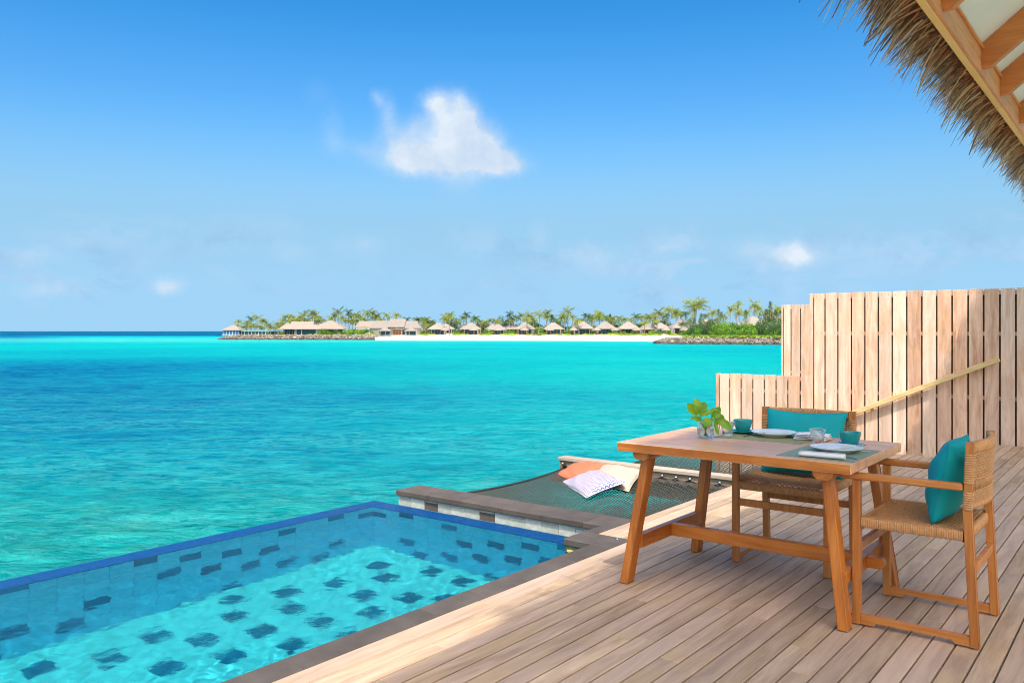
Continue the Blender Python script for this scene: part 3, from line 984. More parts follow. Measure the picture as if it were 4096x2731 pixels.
# ------------------------------------------------------------------ hammock nets
def netting(x0, x1, y0, y1, pitch, zf, th=0.0016, edge=None):
    """hexagonal net as thin three-sided cords"""
    mbn = MB()
    hx = pitch
    hy = pitch * 0.87
    ni = int((x1 - x0) / hx)
    nj = int((y1 - y0) / hy)
    V, E = [], []
    vid = {}

    def vert(i, j, q):
        kk = (i, j, q)
        if kk not in vid:
            x = x0 + (i + (0.5 if j % 2 else 0.0)) * hx + (0.0 if q == 0 else 0.0)
            y = y0 + j * hy + (-0.17 if q == 0 else 0.17) * hy * 1.9
            x = min(max(x, x0), x1)
            y = min(max(y, y0), y1)
            if edge:
                y = y0 + (y - y0) * edge((x - x0) / (x1 - x0))
            vid[kk] = len(V)
            V.append(Vector((x, y, zf((x - x0) / (x1 - x0), (y - y0) / (y1 - y0)))))
        return vid[kk]
    for j in range(nj + 1):
        for i in range(ni + 1):
            a, b = vert(i, j, 0), vert(i, j, 1)
            E.append((a, b))
            if j < nj:
                if j % 2 == 0:
                    if i > 0:
                        E.append((b, vert(i - 1, j + 1, 0)))
                    E.append((b, vert(i, j + 1, 0)))
                else:
                    E.append((b, vert(i, j + 1, 0)))
                    if i < ni:
                        E.append((b, vert(i + 1, j + 1, 0)))
    vs, fs = [], []
    up = Vector((0, 0, 1))
    for (a, b) in E:
        p, q = V[a], V[b]
        d = q - p
        if d.length < 1e-5:
            continue
        sd = d.cross(up).normalized()
        n = len(vs)
        for c in (p, q):
            vs += [c + sd * th, c - sd * th, c + up * th * 1.4]
        fs += [(n, n + 1, n + 4, n + 3), (n + 1, n + 2, n + 5, n + 4), (n + 2, n, n + 3, n + 5)]
    mbn.add(vs, fs)
    return mbn


def sag1(u, v):
    e = (1 - (2 * u - 1) ** 2)
    w_ = min(1.0, 0.35 + 1.3 * (1 - v)) * min(1.0, 0.25 + v * 2.0)
    w_ *= 1 - 0.82 * max(0, v - 0.6) / 0.4
    return -0.095 - 0.20 * e * w_


n1 = thing('hammock_net', 'black rope net with three pillows stretched between stone wall and timber beam', 'hammock net', (6.07, 3.9, -0.3))
part('netting', netting(5.085, 7.05, 2.915, 4.88, 0.032, sag1, 0.0043, lambda u: 1 - 0.05 * (1 - (2 * u - 1) ** 2)), 'netcord', n1, kind='stuff')
ep = [(5.085 + 1.965 * u, 2.915 + 1.965 * (1 - 0.05 * (1 - (2 * u - 1) ** 2)), sag1(u, 1.0)) for u in np.linspace(0, 1, 25)]
part('edge_rope', MB().tube(ep, 0.011, 8), 'netcord', n1)
wb = MB()
wb.grid(lambda u, v: (7.052 - 0.045 * v, 2.915 + 1.965 * u, -0.075 - 0.03 * v + 0.006 * math.sin(u * 120)), 90, 2)
part('webbing_band', wb, 'webbing', n1)
wb = MB()
wb.grid(lambda u, v: (5.083 + 0.04 * v, 2.915 + 1.965 * u, -0.075 - 0.025 * v + 0.004 * math.sin(u * 110)), 90, 2)
part('webbing_band', wb, 'webbing', n1)
kn = MB()
random.seed(4)
for i in range(9):
    kn.tube([(7.02 + random.uniform(-.02, .02), 4.86 + random.uniform(-.03, .03), -0.05 - 0.012 * i) for _ in range(4)], 0.008, 5)
part('rope_knot', kn, 'netcord', n1)

bm_o = thing('hammock_beam', 'weathered timber beam with pale cap and round steel studs behind the pillows', 'beam', (7.11, 3.95, -0.3))
cpart('beam_cap', MB().box(7.055, 7.185, 2.90, 4.965, -0.022, 0.012, 0.003), 'beamcap', bm_o)
cpart('beam_board', MB().box(7.075, 7.165, 2.90, 4.96, -0.140, -0.0225, 0.003), 'beam', bm_o)
cpart('beam_board', MB().box(7.078, 7.162, 2.90, 4.20, -0.27, -0.142, 0.003), 'beam', bm_o)
cpart('beam_post', MB().box(7.09, 7.16, 3.30, 3.40, SEA_Z - 0.5, -0.272), 'beam', bm_o)
cpart('bracket', MB().box(7.071, 7.0755, 4.765, 4.785, -0.10, -0.023), 'steel', bm_o)


def stud(x, y, z, parent):
    b = MB()
    for i in range(7):
        t0, t1 = PI * i / 7, PI * (i + 1) / 7
    b.lathe([(0.0001, 0.017), (0.0085, 0.0147), (0.0147, 0.0085), (0.017, 0), (0.0147, -0.0085), (0.0085, -0.0147), (0.0001, -0.017)], 14, (0, 0, 0))
    me = b
    o = cpart('stud', MB().add([(x - 0.034 + p[2], y + p[0], z + p[1]) for p in b.v], b.f, True).beam((x - 0.025, y, z), (x, y, z), 0.010, 0.010), 'steel', parent)
    return o


for yy in (4.896, 4.773, 4.60, 4.46, 4.329, 4.18, 4.05, 3.90, 3.74, 3.596, 3.452, 3.157, 3.02):
    stud(7.075, yy, -0.052, bm_o)
for yy in (4.60, 4.46, 4.329, 4.18, 4.05, 3.90, 3.74, 3.596, 3.452, 3.157, 3.02):
    part('lashing', MB().tube([(7.048, yy - 0.055, -0.082), (7.036, yy, -0.062), (7.048, yy + 0.055, -0.082)], 0.0045, 5), 'webbing', n1)


def sag2(u, v):
    return -0.10 - 0.12 * (1 - (2 * u - 1) ** 2) * min(1, 0.3 + v * 2)


n2 = thing('hammock_net', 'second black rope net stretched behind the timber beam, seen under the table', 'hammock net', (8.3, 3.9, -0.3))
part('netting', netting(7.19, 9.50, 2.915, 4.86, 0.044, sag2, 0.0044), 'netcord', n2, kind='stuff')
part('edge_rope', MB().tube([(7.19 + 2.31 * u, 4.86, sag2(u, 1)) for u in np.linspace(0, 1, 14)], 0.012, 8), 'netcord', n2)
cpart('end_beam', MB().box(9.50, 9.58, 2.91, 4.9, -0.2, -0.03, 0.003), 'beam', n2)


# ------------------------------------------------------------------ pillows
def pillow(w_, h_, t_, pinch=0.09, seed=0, n=26, wr=0.0022, pw=0.5):
    """soft square pillow centred on the origin, lying in XY"""
    rs = random.Random(seed)
    ph = [(rs.uniform(4, 11), rs.uniform(4, 11), rs.uniform(0, 6), rs.uniform(0.4, 1)) for _ in range(5)]
    b = MB()

    def side(sg):
        def fn(a, c):
            u, v = 2 * a - 1, 2 * c - 1
            u = math.sin(u * PI / 2) * 0.5 + u * 0.5
            v = math.sin(v * PI / 2) * 0.5 + v * 0.5
            x = u * w_ / 2 * (1 - pinch * (1 - v * v) * abs(u) ** 2)
            y = v * h_ / 2 * (1 - pinch * (1 - u * u) * abs(v) ** 2)
            z = t_ / 2 * max(0.0, (1 - u * u)) ** pw * max(0.0, (1 - v * v)) ** pw
            e = sum(q[3] * math.sin(q[0] * u + q[1] * v + q[2]) for q in ph) * wr
            edge = (max(abs(u), abs(v)))
            e += wr * 1.6 * math.sin(26 * (u if abs(v) > abs(u) else v)) * max(0, edge - 0.72) * (1.0 - edge) * 8
            return (x, y, sg * (z + e * min(1, z / (t_ * 0.2))))
        return fn
    b.grid(side(1), n, n)
    k = len(b.f)
    b.grid(side(-1), n, n)
    b.f[k:] = [f[::-1] for f in b.f[k:]]
    # piping seam
    pts = []
    for i in range(4):
        for s_ in np.linspace(-1, 1, 14)[:-1]:
            u, v = ((s_, -1), (1, s_), (-s_, 1), (-1, -s_))[i]
            pts.append((u * w_ / 2 * (1 - pinch * (1 - v * v) * abs(u) ** 2), v * h_ / 2 * (1 - pinch * (1 - u * u) * abs(v) ** 2), 0))
    return b, pts


def put_pillow(name, label, matn, w_, h_, t_, M4, seed=0, group=None, pipe=None, **kw):
    b, pts = pillow(w_, h_, t_, seed=seed, **kw)
    me = b.mesh(name)
    me.materials.append(M[matn])
    o = link(name, me)
    o.matrix_world = M4
    tag(o, label, 'cushion', group)
    p = MB().tube(pts, 0.0028, 5, closed=True)
    pm = p.mesh('piping')
    pm.materials.append(M[pipe or matn])
    link('piping', pm, o)
    return o


def frame(o, xd, yd):
    x = Vector(xd).normalized()
    z = x.cross(Vector(yd)).normalized()
    y = z.cross(x)
    m4 = Matrix((tuple(x), tuple(y), tuple(z))).transposed().to_4x4()
    m4.translation = Vector(o)
    return m4


put_pillow('zigzag_pillow', 'white pillow printed with blue zigzag rows, front one on the black net', 'zigzag', 0.53, 0.44, 0.13,
           frame((6.640, 4.276, -0.121), (-0.227, -0.448, -0.045), (0.334, -0.221, 0.10)), 3, pipe='white_cloth')
put_pillow('coral_pillow', 'coral pink pillow leaning behind the zigzag pillow on the net', 'coral', 0.47, 0.40, 0.14,
           frame((6.866, 4.570, -0.082), (-0.12, -0.9, 0.10), (0.66, -0.12, 0.22)), 5)
put_pillow('cream_pillow', 'plain cream pillow right of the zigzag pillow, beside the table leg', 'cream', 0.45, 0.40, 0.14,
           frame((6.883, 4.162, -0.089), (0.10, -0.8, -0.06), (0.75, 0.15, 0.30)), 8)

# ------------------------------------------------------------------ timber fences, stair and handrail
FX = 11.12
random.seed(31)


def board_fence(name, label, X, ygaps, ztop, zbot, zrails, lastpost=None, gap=0.020, loc=None):
    o = thing(name, label, 'fence', loc or (X, 0.5 * (ygaps[0] + ygaps[-1]), zbot))
    for i in range(len(ygaps) - 1):
        a, b = ygaps[i + 1], ygaps[i]
        cpart('board', MB().box(X - random.uniform(0, 0.002), X + 0.020, a, b - gap, zbot, ztop + random.uniform(-0.004, 0.003), 0.0015), 'fence', o)
        yb = a - gap / 2
        cpart('backing_board', MB().box(X + 0.072, X + 0.09, yb - 0.07, yb + 0.07, zbot, ztop - 0.02), 'fence_back', o)
    for z in zrails:
        cpart('rail', MB().box(X + 0.021, X + 0.071, ygaps[-1], ygaps[0] - 0.01, z - 0.028, z + 0.018, 0.002), 'fence', o)
    sc = MB()
    for z in zrails:
        for i in range(len(ygaps) - 1):
            for q in (ygaps[i + 1] + 0.03, ygaps[i] - gap - 0.03):
                sc.lathe([(0.0001, 0), (0.0035, 0)], 6, (0, 0, 0))
                k = 12
                sc.v[-k:] = [(X - 0.0028, q + p[0], z + p[1]) for p in sc.v[-k:]]
    part('screw_heads', sc, 'stone_dark', o, kind='stuff')
    if lastpost:
        cpart('post', MB().box(X + 0.012, X + 0.10, lastpost[0], lastpost[1], zbot, ztop - 0.003, 0.002), 'fence', o)
    return o


yg = [3.662, 3.512, 3.347, 3.175, 3.009, 2.845, 2.679, 2.51, 2.337, 2.17, 2.001, 1.829, 1.665, 1.497]
yt = yg + [1.336 - 0.166 * i for i in range(16)]
ft = board_fence('board_fence', 'tall pale board fence behind the dining set with a sloping handrail', FX, yt, 1.832, -1.55, (1.787, 1.303, 0.54, -0.2), (3.664, 3.706))
yl = [5.005, 4.848, 4.677, 4.506, 4.341, 4.174, 4.011, 3.841, 3.678]
board_fence('board_fence', 'low pale board fence section left of the tall fence above the water', FX + 0.004, yl, 0.722, -1.55, (0.68, 0.50, -0.3), (5.007, 5.05))
X2 = 14.3


def on_plane_y(x, X):
    r = FWD + (x - 2048) / 3283 * RIGHT
    return X / r[0] * r[1]


yb_ = [on_plane_y(3131, X2), on_plane_y(3161.2, X2) , on_plane_y(3199.5, X2)]
while yb_[-1] > 2.5:
    yb_.append(yb_[-1] - 0.169)
board_fence('board_fence', 'mid height pale board fence seen farther back, left of the tall fence', X2, yb_, 1.79, -1.55, (1.745, 0.62, -0.4), (yb_[0] + 0.002, yb_[0] + 0.03))

hr = thing('stair_handrail', 'pale pine handrail sloping down across the tall board fence', 'handrail', (11.06, 2.4, 0.5))
cpart('rail', MB().beam((11.055, 1.485, 1.003), (11.055, 4.1, 1.003 - 0.448 * 2.615), 0.042, 0.062, ch=0.006), 'handrail', hr)
for yy in (1.7, 2.9, 3.9):
    cpart('bracket', MB().box(11.07, 11.118, yy - 0.015, yy + 0.015, 1.003 - 0.448 * (yy - 1.485) - 0.05, 1.003 - 0.448 * (yy - 1.485) - 0.03), 'handrail', hr)
stair = thing('stair', 'timber steps going down to the water in front of the tall fence', 'stairs', (10.3, 2.5, -1.2))
for i in range(6):
    cpart('tread', MB().box(9.62, 11.07, 1.56 + 0.30 * i, 1.56 + 0.30 * i + 0.27, -0.20 - 0.17 * i - 0.03, -0.20 - 0.17 * i, 0.003), 'deck', stair)
cpart('stringer', MB().beam((9.62, 1.55, -0.28), (9.62, 3.4, -1.33), 0.04, 0.16), 'beam', stair)
# landing board closing the deck towards the stair
cpart('edge_beam', MB().box(9.60, 11.06, 1.532, 1.552, -0.2, -0.002), 'beam', deck_o)

# ------------------------------------------------------------------ thatched roof edge over the deck
SL = 0.785
roof = thing('thatched_roof', 'thatched roof eave with timber fascia, rafters and white ceiling over the deck', 'roof', (6.0, 0.9, 2.95))
RX0, RX1 = 0.55, 14.0  # near end, out of view, cut short to let light in underneath
xs = [RX0, 3.6, 6.9, 10.2, RX1]
for a, b in zip(xs[:-1], xs[1:]):
    cpart('fascia_board', MB().box(a + 0.001, b - 0.001, 0.907, 0.947, 2.950, 3.15, 0.003), 'fascia', roof)
    cpart('inner_board', MB().box(a + (0.3 if a > 1 else 0), b + (0.298 if b < 13 else 0), 0.888, 0.9065, 2.955, 3.030, 0.002), 'roofwood', roof)
    cpart('inner_board', MB().box(a + (0.1 if a > 1 else 0), b + (0.098 if b < 13 else 0), 0.888, 0.9065, 3.033, 3.118, 0.002), 'roofwood', roof)
    cpart('cornice_strip', MB().box(a, b, 0.872, 0.8875, 3.105, 3.120, 0.002), 'roofwood', roof)
RAF = [1.1, 2.3, 3.5, 4.69, 5.89, 6.64, 7.62, 8.7, 9.85, 11.0, 12.2, 13.4]
for x in RAF:
    yA, yB = 0.887, -2.2  # back edge out of view, likewise ended early for bounced light
    zA = lambda y: 3.125 + SL * (0.905 - y)
    prof = [(yA, 2.990), (yA - 0.05, 2.988), (yB, zA(yB) - 0.178), (yB, zA(yB) - 0.002), (yA, zA(yA) - 0.002)]
    vs = [(x, p[0], p[1]) for p in prof] + [(x + 0.055, p[0], p[1]) for p in prof]
    n = len(prof)
    fs = [tuple(range(n)), tuple(range(2 * n - 1, n - 1, -1))] + [(i, i + n, (i + 1) % n + n, (i + 1) % n) for i in range(n)]
    cpart('rafter', MB().add(vs, fs), 'rafter', roof)
bays = [RX0] + RAF + [RX1]
for a, b in zip(bays[:-1], bays[1:]):
    yA, yB = 0.906, -2.2
    vs = []
    for x in (a + 0.001, b - 0.001):
        for (y, dz) in ((yA, 0), (yB, 0), (yB, 0.02), (yA, 0.02)):
            vs.append((x, y, 3.126 + SL * (0.905 - y) + dz))
    cpart('ceiling_panel', MB().add(vs, [(0, 1, 2, 3), (7, 6, 5, 4), (0, 4, 5, 1), (1, 5, 6, 2), (2, 6, 7, 3), (3, 7, 4, 0)]), 'ceiling', roof)
# thatch: dense core layer and loose strands
core = MB()
vs = []
for x in (RX0, RX1):
    for (y, z) in ((1.03, 3.03), (0.95, 3.03), (0.95, 3.158), (0.906, 3.18), (-2.2, 3.165 + SL * 3.105), (-2.2, 3.50 + SL * 3.105), (0.80, 3.46), (1.06, 3.22)):
        vs.append((x, y, z))
n = 8
core.add(vs, [tuple(range(n))[::-1], tuple(range(n, 2 * n))] + [(i, (i + 1) % n, (i + 1) % n + n, i + n) for i in range(n)])
part('thatch_layer', core, 'thatch_core', roof)
rs = np.random.RandomState(5)
TV, TF = [], []
NS = 11500
for i in range(NS):
    x = rs.uniform(1.6, 12.5)
    lay = rs.rand()
    clump = math.sin(x * 4.1) * 0.45 + math.sin(x * 9.7 + 1.3) * 0.3 + math.sin(x * 23.0 + .7) * 0.25
    y = rs.uniform(0.80, 1.04) if lay > 0.42 else rs.uniform(0.95, 1.05)
    if lay > 0.42:
        z = 3.46 + SL * (0.80 - y) * 0.9 - rs.uniform(0.0, 0.08)
        L = rs.uniform(0.22, 0.46)
    else:
        z = rs.uniform(2.98, 3.25)
        L = rs.uniform(0.16, 0.32) + 0.05 * clump
        if z < 3.0:
            L *= 0.85
    tipy = 1.195 + 0.045 * clump
    dx = rs.normal(0, 0.34) + 0.16 * math.sin(x * 6.3) + 0.14 * math.sin(x * 17.0)
    dy = 1.0
    sl0 = rs.normal(-0.55, 0.26)
    d = np.array([dx, dy, sl0]); d /= np.linalg.norm(d)
    if y + d[1] * L > tipy + 0.05:
        L = max(0.08, (tipy + rs.normal(0.0, 0.035) - y) / d[1])
    if rs.rand() < 0.02:
        L *= 1.2
    w0 = rs.uniform(0.0028, 0.0095) * (1.7 if rs.rand() < 0.15 else 1)
    sag = rs.uniform(0.1, 0.6) * L * 0.7
    curl = rs.normal(0, 0.12) * L
    side = np.cross(d, [0, 0, 1.0]); side /= np.linalg.norm(side)
    tw = rs.uniform(-1.2, 1.2)
    side = side * math.cos(tw) + np.cross(d, side) * math.sin(tw)
    b = len(TV)
    for q in range(4):
        s_ = q / 3
        p = np.array([x, y, z]) + d * L * s_ + np.array([curl * s_ * s_, -0.18 * sag * s_ ** 2, -sag * s_ ** 2])
        ww = w0 * (1 - 0.75 * s_)
        TV.append(tuple(p - side * ww))
        TV.append(tuple(p + side * ww))
    for q in range(3):
        TF.append((b + 2 * q, b + 2 * q + 1, b + 2 * q + 3, b + 2 * q + 2))
th = MB()
th.add(TV, TF)
part('thatch', th, 'thatch', roof, kind='stuff')

# ------------------------------------------------------------------ dining table
tb = thing('dining_table', 'rectangular teak dining table laid for two on the deck', 'table', (4.155, 1.645, 0))
TX0, TX1, TY0, TY1 = 3.712, 4.595, 1.058, 2.236
cpart('tabletop', MB().box(TX0, TX1, TY0, TY1, 0.705, 0.750, 0.0025), 'teak_top', tb)
part('edge_band', MB().box(TX0 - 0.0006, TX0, TY0 + 0.003, TY1 - 0.003, 0.708, 0.747), 'teak_y', tb)
legs = {}
for (nm, fx, fy, tx, ty) in (('a', 3.792, 1.106, 3.818, 1.186), ('b', 3.790, 2.222, 3.818, 2.108), ('c', 4.578, 1.092, 4.545, 1.186), ('d', 4.586, 2.206, 4.545, 2.108)):
    m = MB().shear_leg((fx, fy), 0.004, (tx, ty), 0.664, 0.072, 0.046)
    cpart('leg', m, 'teak', tb)
    cpart('foot_pad', MB().lathe([(0.014, 0.0), (0.014, 0.004)], 10, (fx, fy, 0)), 'steel', tb)
for (ty, sg) in ((1.186, 1), (2.108, -1)):
    # bolster under the top: rounded lower edges, runs crosswise
    prof = [(-0.046, 0.7045), (0.046, 0.7045), (0.046, 0.692), (0.041, 0.678), (0.030, 0.668), (0.020, 0.6645), (-0.020, 0.6645), (-0.030, 0.668), (-0.041, 0.678), (-0.046, 0.692)]
    n = len(prof)
    vs = [(3.735, ty + p[0], p[1]) for p in prof] + [(4.57, ty + p[0], p[1]) for p in prof]
    fs = [tuple(range(n)), tuple(range(2 * n - 1, n - 1, -1))] + [(i, i + n, (i + 1) % n + n, (i + 1) % n) for i in range(n)]
    cpart('bolster', MB().add(vs, fs), 'teak_x', tb)
for yy in (1.130, 2.170):
    cpart('end_stretcher', MB().box(3.825, 4.545, yy - 0.020, yy + 0.020, 0.186, 0.256, 0.003), 'teak_x', tb)
cpart('long_stretcher', MB().box(4.150, 4.192, 1.1505, 2.1495, 0.190, 0.257, 0.003), 'teak_y', tb)
prof = [(1.109, 0.196), (1.109, 0.251)] + [(1.060 - 0.030 * math.sin(a) + 0.0, 0.2235 + 0.0275 * math.cos(a)) for a in np.linspace(0.3, PI - 0.3, 7)]
n = len(prof)
vs = [(4.150, p[0], p[1]) for p in prof] + [(4.190, p[0], p[1]) for p in prof]
fs = [tuple(range(n)), tuple(range(2 * n - 1, n - 1, -1))] + [(i, i + n, (i + 1) % n + n, (i + 1) % n) for i in range(n)]
cpart('tenon', MB().add(vs, fs), 'teak_y', tb)


# ------------------------------------------------------------------ armchairs (front = local +y)
def weave(fn, nu, nv, amp, wu, wv, U, V):
    """over-under weave on surface fn(u,v)->(point, normal); wu/wv cord half widths in metres"""
    b = MB()
    for axis in (0, 1):
        nc, ns = (nv, nu) if axis == 0 else (nu, nv)
        hw = wv if axis == 0 else wu
        for j in range(nc):
            vs = []
            steps = ns * 2
            for i in range(steps + 1):
                sp = i / steps
                cp = (j + 0.5) / nc
                off = amp * math.cos(PI * (sp * ns - 0.5 + j + axis))
                if axis == 0:
                    p, nrm = fn(sp, cp)
                    q, _ = fn(sp, min(1, cp + 0.01))
                else:
                    p, nrm = fn(cp, sp)
                    q, _ = fn(min(1, cp + 0.01), sp)
                sd = (q - p)
                if sd.length < 1e-7:
                    sd = Vector((1, 0, 0))
                sd.normalize()
                vs += [p + nrm * (off - hw * 0.35) - sd * hw, p + nrm * (off + hw * 0.5), p + nrm * (off - hw * 0.35) + sd * hw]
            fs = []
            for i in range(steps):
                a = 3 * i
                fs += [(a, a + 3, a + 4, a + 1), (a + 1, a + 4, a + 5, a + 2)]
            b.add(vs, fs, True)
    return b


def wrapped(p0, p1, w_, h_, pitch=0.0092, up=(0, 0, 1), ridge=0.0034):
    """cord wound round a rail: ribbed sleeve"""
    p0, p1 = Vector(p0), Vector(p1)
    d = p1 - p0
    L = d.length
    d.normalize()
    sd = d.cross(Vector(up)).normalized()
    u = sd.cross(d).normalized()
    n = max(2, int(L / pitch))
    b = MB()
    r = 0.006
    base = [(w_ / 2, -h_ / 2 + r), (w_ / 2, h_ / 2 - r), (w_ / 2 - r, h_ / 2), (-w_ / 2 + r, h_ / 2), (-w_ / 2, h_ / 2 - r), (-w_ / 2, -h_ / 2 + r), (-w_ / 2 + r, -h_ / 2), (w_ / 2 - r, -h_ / 2)]
    vs, fs = [], []
    k = 0
    for i in range(n):
        for (t, e) in ((0.02, -ridge), (0.28, 0), (0.5, ridge * 0.4), (0.72, 0), (0.98, -ridge)):
            c = p0 + d * (L * (i + t) / n)
            for (a, bb) in base:
                f = Vector((a, bb)).normalized() * e
                vs.append(c + sd * (a + f.x) + u * (bb + f.y))
            k += 1
    for i in range(k - 1):
        for q in range(8):
            fs.append((i * 8 + q, i * 8 + (q + 1) % 8, (i + 1) * 8 + (q + 1) % 8, (i + 1) * 8 + q))
    fs += [tuple(range(8)), tuple((k - 1) * 8 + q for q in range(8))[::-1]]
    return b.add(vs, fs, True)


def make_chair(label):
    ch = thing('armchair', label, 'armchair', (0, 0, 0), 0, 'woven cord armchairs at the dining table')
    HX = 0.2765
    LW = 0.036
    for s in (-1, 1):
        xi = s * (HX - LW / 2)
        part('leg', MB().box(xi - LW / 2, xi + LW / 2, 0.217, 0.251, 0.006, 0.6565, 0.0015), 'chairwood', ch)
        b = MB()
        b.shear_leg((xi, -0.240), 0.006, (xi, -0.212), 0.575, LW, 0.034, 0.0015)
        b.shear_leg((xi, -0.212), 0.5755, (xi, -0.222), 0.862, LW, 0.031, 0.0015)
        part('leg', b, 'chairwood', ch)
        part('foot_pad', MB().lathe([(0.010, 0.0), (0.010, 0.006)], 8, (xi, 0.234, 0)).lathe([(0.010, 0.0), (0.010, 0.006)], 8, (xi, -0.240, 0)), 'steel', ch)
        b = MB().box(xi - 0.014, xi + 0.014, -0.2215, 0.2165, 0.022, 0.049, 0.0015)
        for (ya, yb2) in ((0.160, 0.2165), (-0.2215, -0.165)):
            b.add([(xi + q * 0.014, y, z) for q in (-1, 1) for (y, z) in ((ya if ya > 0 else ya, 0.008), (yb2, 0.008), (yb2 + (0 if ya > 0 else 0.012), 0.0225), (ya - (0.012 if ya > 0 else 0), 0.0225))],
                  [(0, 1, 2, 3), (7, 6, 5, 4), (0, 4, 5, 1), (1, 5, 6, 2), (2, 6, 7, 3), (3, 7, 4, 0)])
        part('floor_rail', b, 'chairwood_y', ch)
        part('arm', MB().box(xi - 0.024, xi + 0.020, -0.195, 0.306, 0.6575, 0.688, 0.006), 'chairwood_y', ch)
        part('side_rail', wrapped((xi, -0.196, 0.466), (xi, 0.216, 0.466), 0.030, 0.044), 'cord', ch)
        part('post_wrap', wrapped((xi, -0.2122, 0.578), (xi, -0.2148, 0.655), LW + 0.005, 0.037, up=(0, 1, 0)), 'cord', ch)
        part('post_wrap', wrapped((xi, -0.2160, 0.689), (xi, -0.2205, 0.814), LW + 0.005, 0.036, up=(0, 1, 0)), 'cord', ch)
    part('front_rail', wrapped((-HX + LW, 0.233, 0.445), (HX - LW, 0.233, 0.445), 0.030, 0.044), 'cord', ch)
    part('back_rail', wrapped((-HX + LW, -0.200, 0.455), (HX - LW, -0.200, 0.455), 0.030, 0.044), 'cord', ch)
    part('front_stretcher', MB().box(-HX + LW, HX - LW, 0.223, 0.245, 0.330, 0.369, 0.0015), 'chairwood', ch)
    part('back_stretcher', MB().box(-HX + LW, HX - LW, -0.236, -0.214, 0.300, 0.339, 0.0015), 'chairwood', ch)

    def seat(u, v):
        x = (-HX + 0.020) + (2 * HX - 0.040) * u
        y = -0.192 + 0.418 * v
        z = 0.484 - 0.012 * math.sin(PI * u) * math.sin(PI * min(1, v * 1.1)) - 0.022 * max(0, (v - 0.75) / 0.25) ** 2 * (1 - abs(2 * u - 1) ** 6)
        return Vector((x, y, z)), Vector((0, 0, 1))
    part('woven_seat', weave(seat, 34, 29, 0.0036, 0.0044, 0.0044, 0, 0), 'cord', ch)

    def bow(u):
        return -0.036 * math.sin(PI * u)
    pts = [(-HX + LW + 0.0 + (2 * HX - 2 * LW) * u, -0.222 + bow(u), 0.8375) for u in np.linspace(0, 1, 11)]
    tr = MB()
    for a, b2 in zip(pts[:-1], pts[1:]):
        seg = wrapped(a, b2, 0.028, 0.046)
        tr.add(seg.v, seg.f, True)
    part('top_rail', tr, 'cord', ch)
    pts = [(-HX + LW + (2 * HX - 2 * LW) * u, -0.214 + bow(u), 0.590) for u in np.linspace(0, 1, 11)]
    tr = MB()
    for a, b2 in zip(pts[:-1], pts[1:]):
        seg = wrapped(a, b2, 0.022, 0.026)
        tr.add(seg.v, seg.f, True)
    part('lower_back_rail', tr, 'cord', ch)

    def panel(z0, z1):
        def fn(u, v):
            x = (-HX + 0.012) + (2 * HX - 0.024) * u
            z = z0 + (z1 - z0) * v
            y = -0.214 - 0.008 * (z - 0.6) / 0.25 + bow(u) - 0.004
            return Vector((x, y, z)), Vector((0, -1, 0))
        return fn
    part('woven_back', weave(panel(0.696, 0.815), 30, 10, 0.0048, 0.0048, 0.0042, 0, 0), 'cord', ch)
    part('woven_back', weave(panel(0.600, 0.655), 30, 5, 0.0048, 0.0048, 0.0042, 0, 0), 'cord', ch)
    vc = MB()
    for i in range(36):
        u = (i + 0.5) / 36
        x = (-HX + 0.012) + (2 * HX - 0.024) * u
        vc.tube([(x, -0.218 + bow(u), 0.645), (x, -0.220 + bow(u), 0.705)], 0.0026, 5)
    part('open_cords', vc, 'cord', ch)
    return ch


chair = make_chair('woven cord armchair at the right end of the table, in front')
chair.location = (4.1615, 0.851, 0)
kmap = {chair.name: kids(chair)}
for k_ in kmap[chair.name]:
    kmap[k_.name] = []
chair2 = copy_tree(chair, kmap)
chair2['label'] = 'woven cord armchair tucked in behind the long side of the table'
chair2.location = (4.752, 1.667, 0)
chair2.rotation_euler = (0, 0, PI / 2)

# cushions on the chairs
put_pillow('teal_cushion', 'teal cushion standing on the front armchair, seen edge on', 'teal', 0.42, 0.365, 0.17,
           frame((4.165, 0.752, 0.664), (1, 0.0, 0.0), (0, -0.20, 1)), 12, 'teal cushions on the armchairs', pinch=0.03)
put_pillow('teal_cushion', 'teal cushion behind the plates on the far armchair', 'teal', 0.475, 0.385, 0.15,
           frame((4.862, 1.655, 0.672), (0, 1, 0.0), (0.25, 0, 1)), 15, 'teal cushions on the armchairs', pinch=0.10)

# ------------------------------------------------------------------ things on the table
TZ = 0.750


def flat_quad_box(pts, z0, z1):
    b = MB()
    n = len(pts)
    vs = [(p[0], p[1], z0) for p in pts] + [(p[0], p[1], z1) for p in pts]
    return b.add(vs, [tuple(range(n))[::-1], tuple(range(n, 2 * n))] + [(i, (i + 1) % n, (i + 1) % n + n, i + n) for i in range(n)])


o = cpart('placemat', flat_quad_box([(4.213, 1.925), (4.200, 1.448), (4.565, 1.445), (4.578, 1.915)], TZ + 0.0003, TZ + 0.002), 'mat_a')
tag(o, 'olive woven placemat on the far side of the table', 'placemat', 'placemats on the table')
o = cpart('placemat', flat_quad_box([(3.776, 1.412), (3.777, 1.066), (4.225, 1.061), (4.229, 1.406)], TZ + 0.0003, TZ + 0.002), 'mat_b')
tag(o, 'grey green woven placemat at the right end of the table', 'placemat', 'placemats on the table')
MZ = TZ + 0.0021


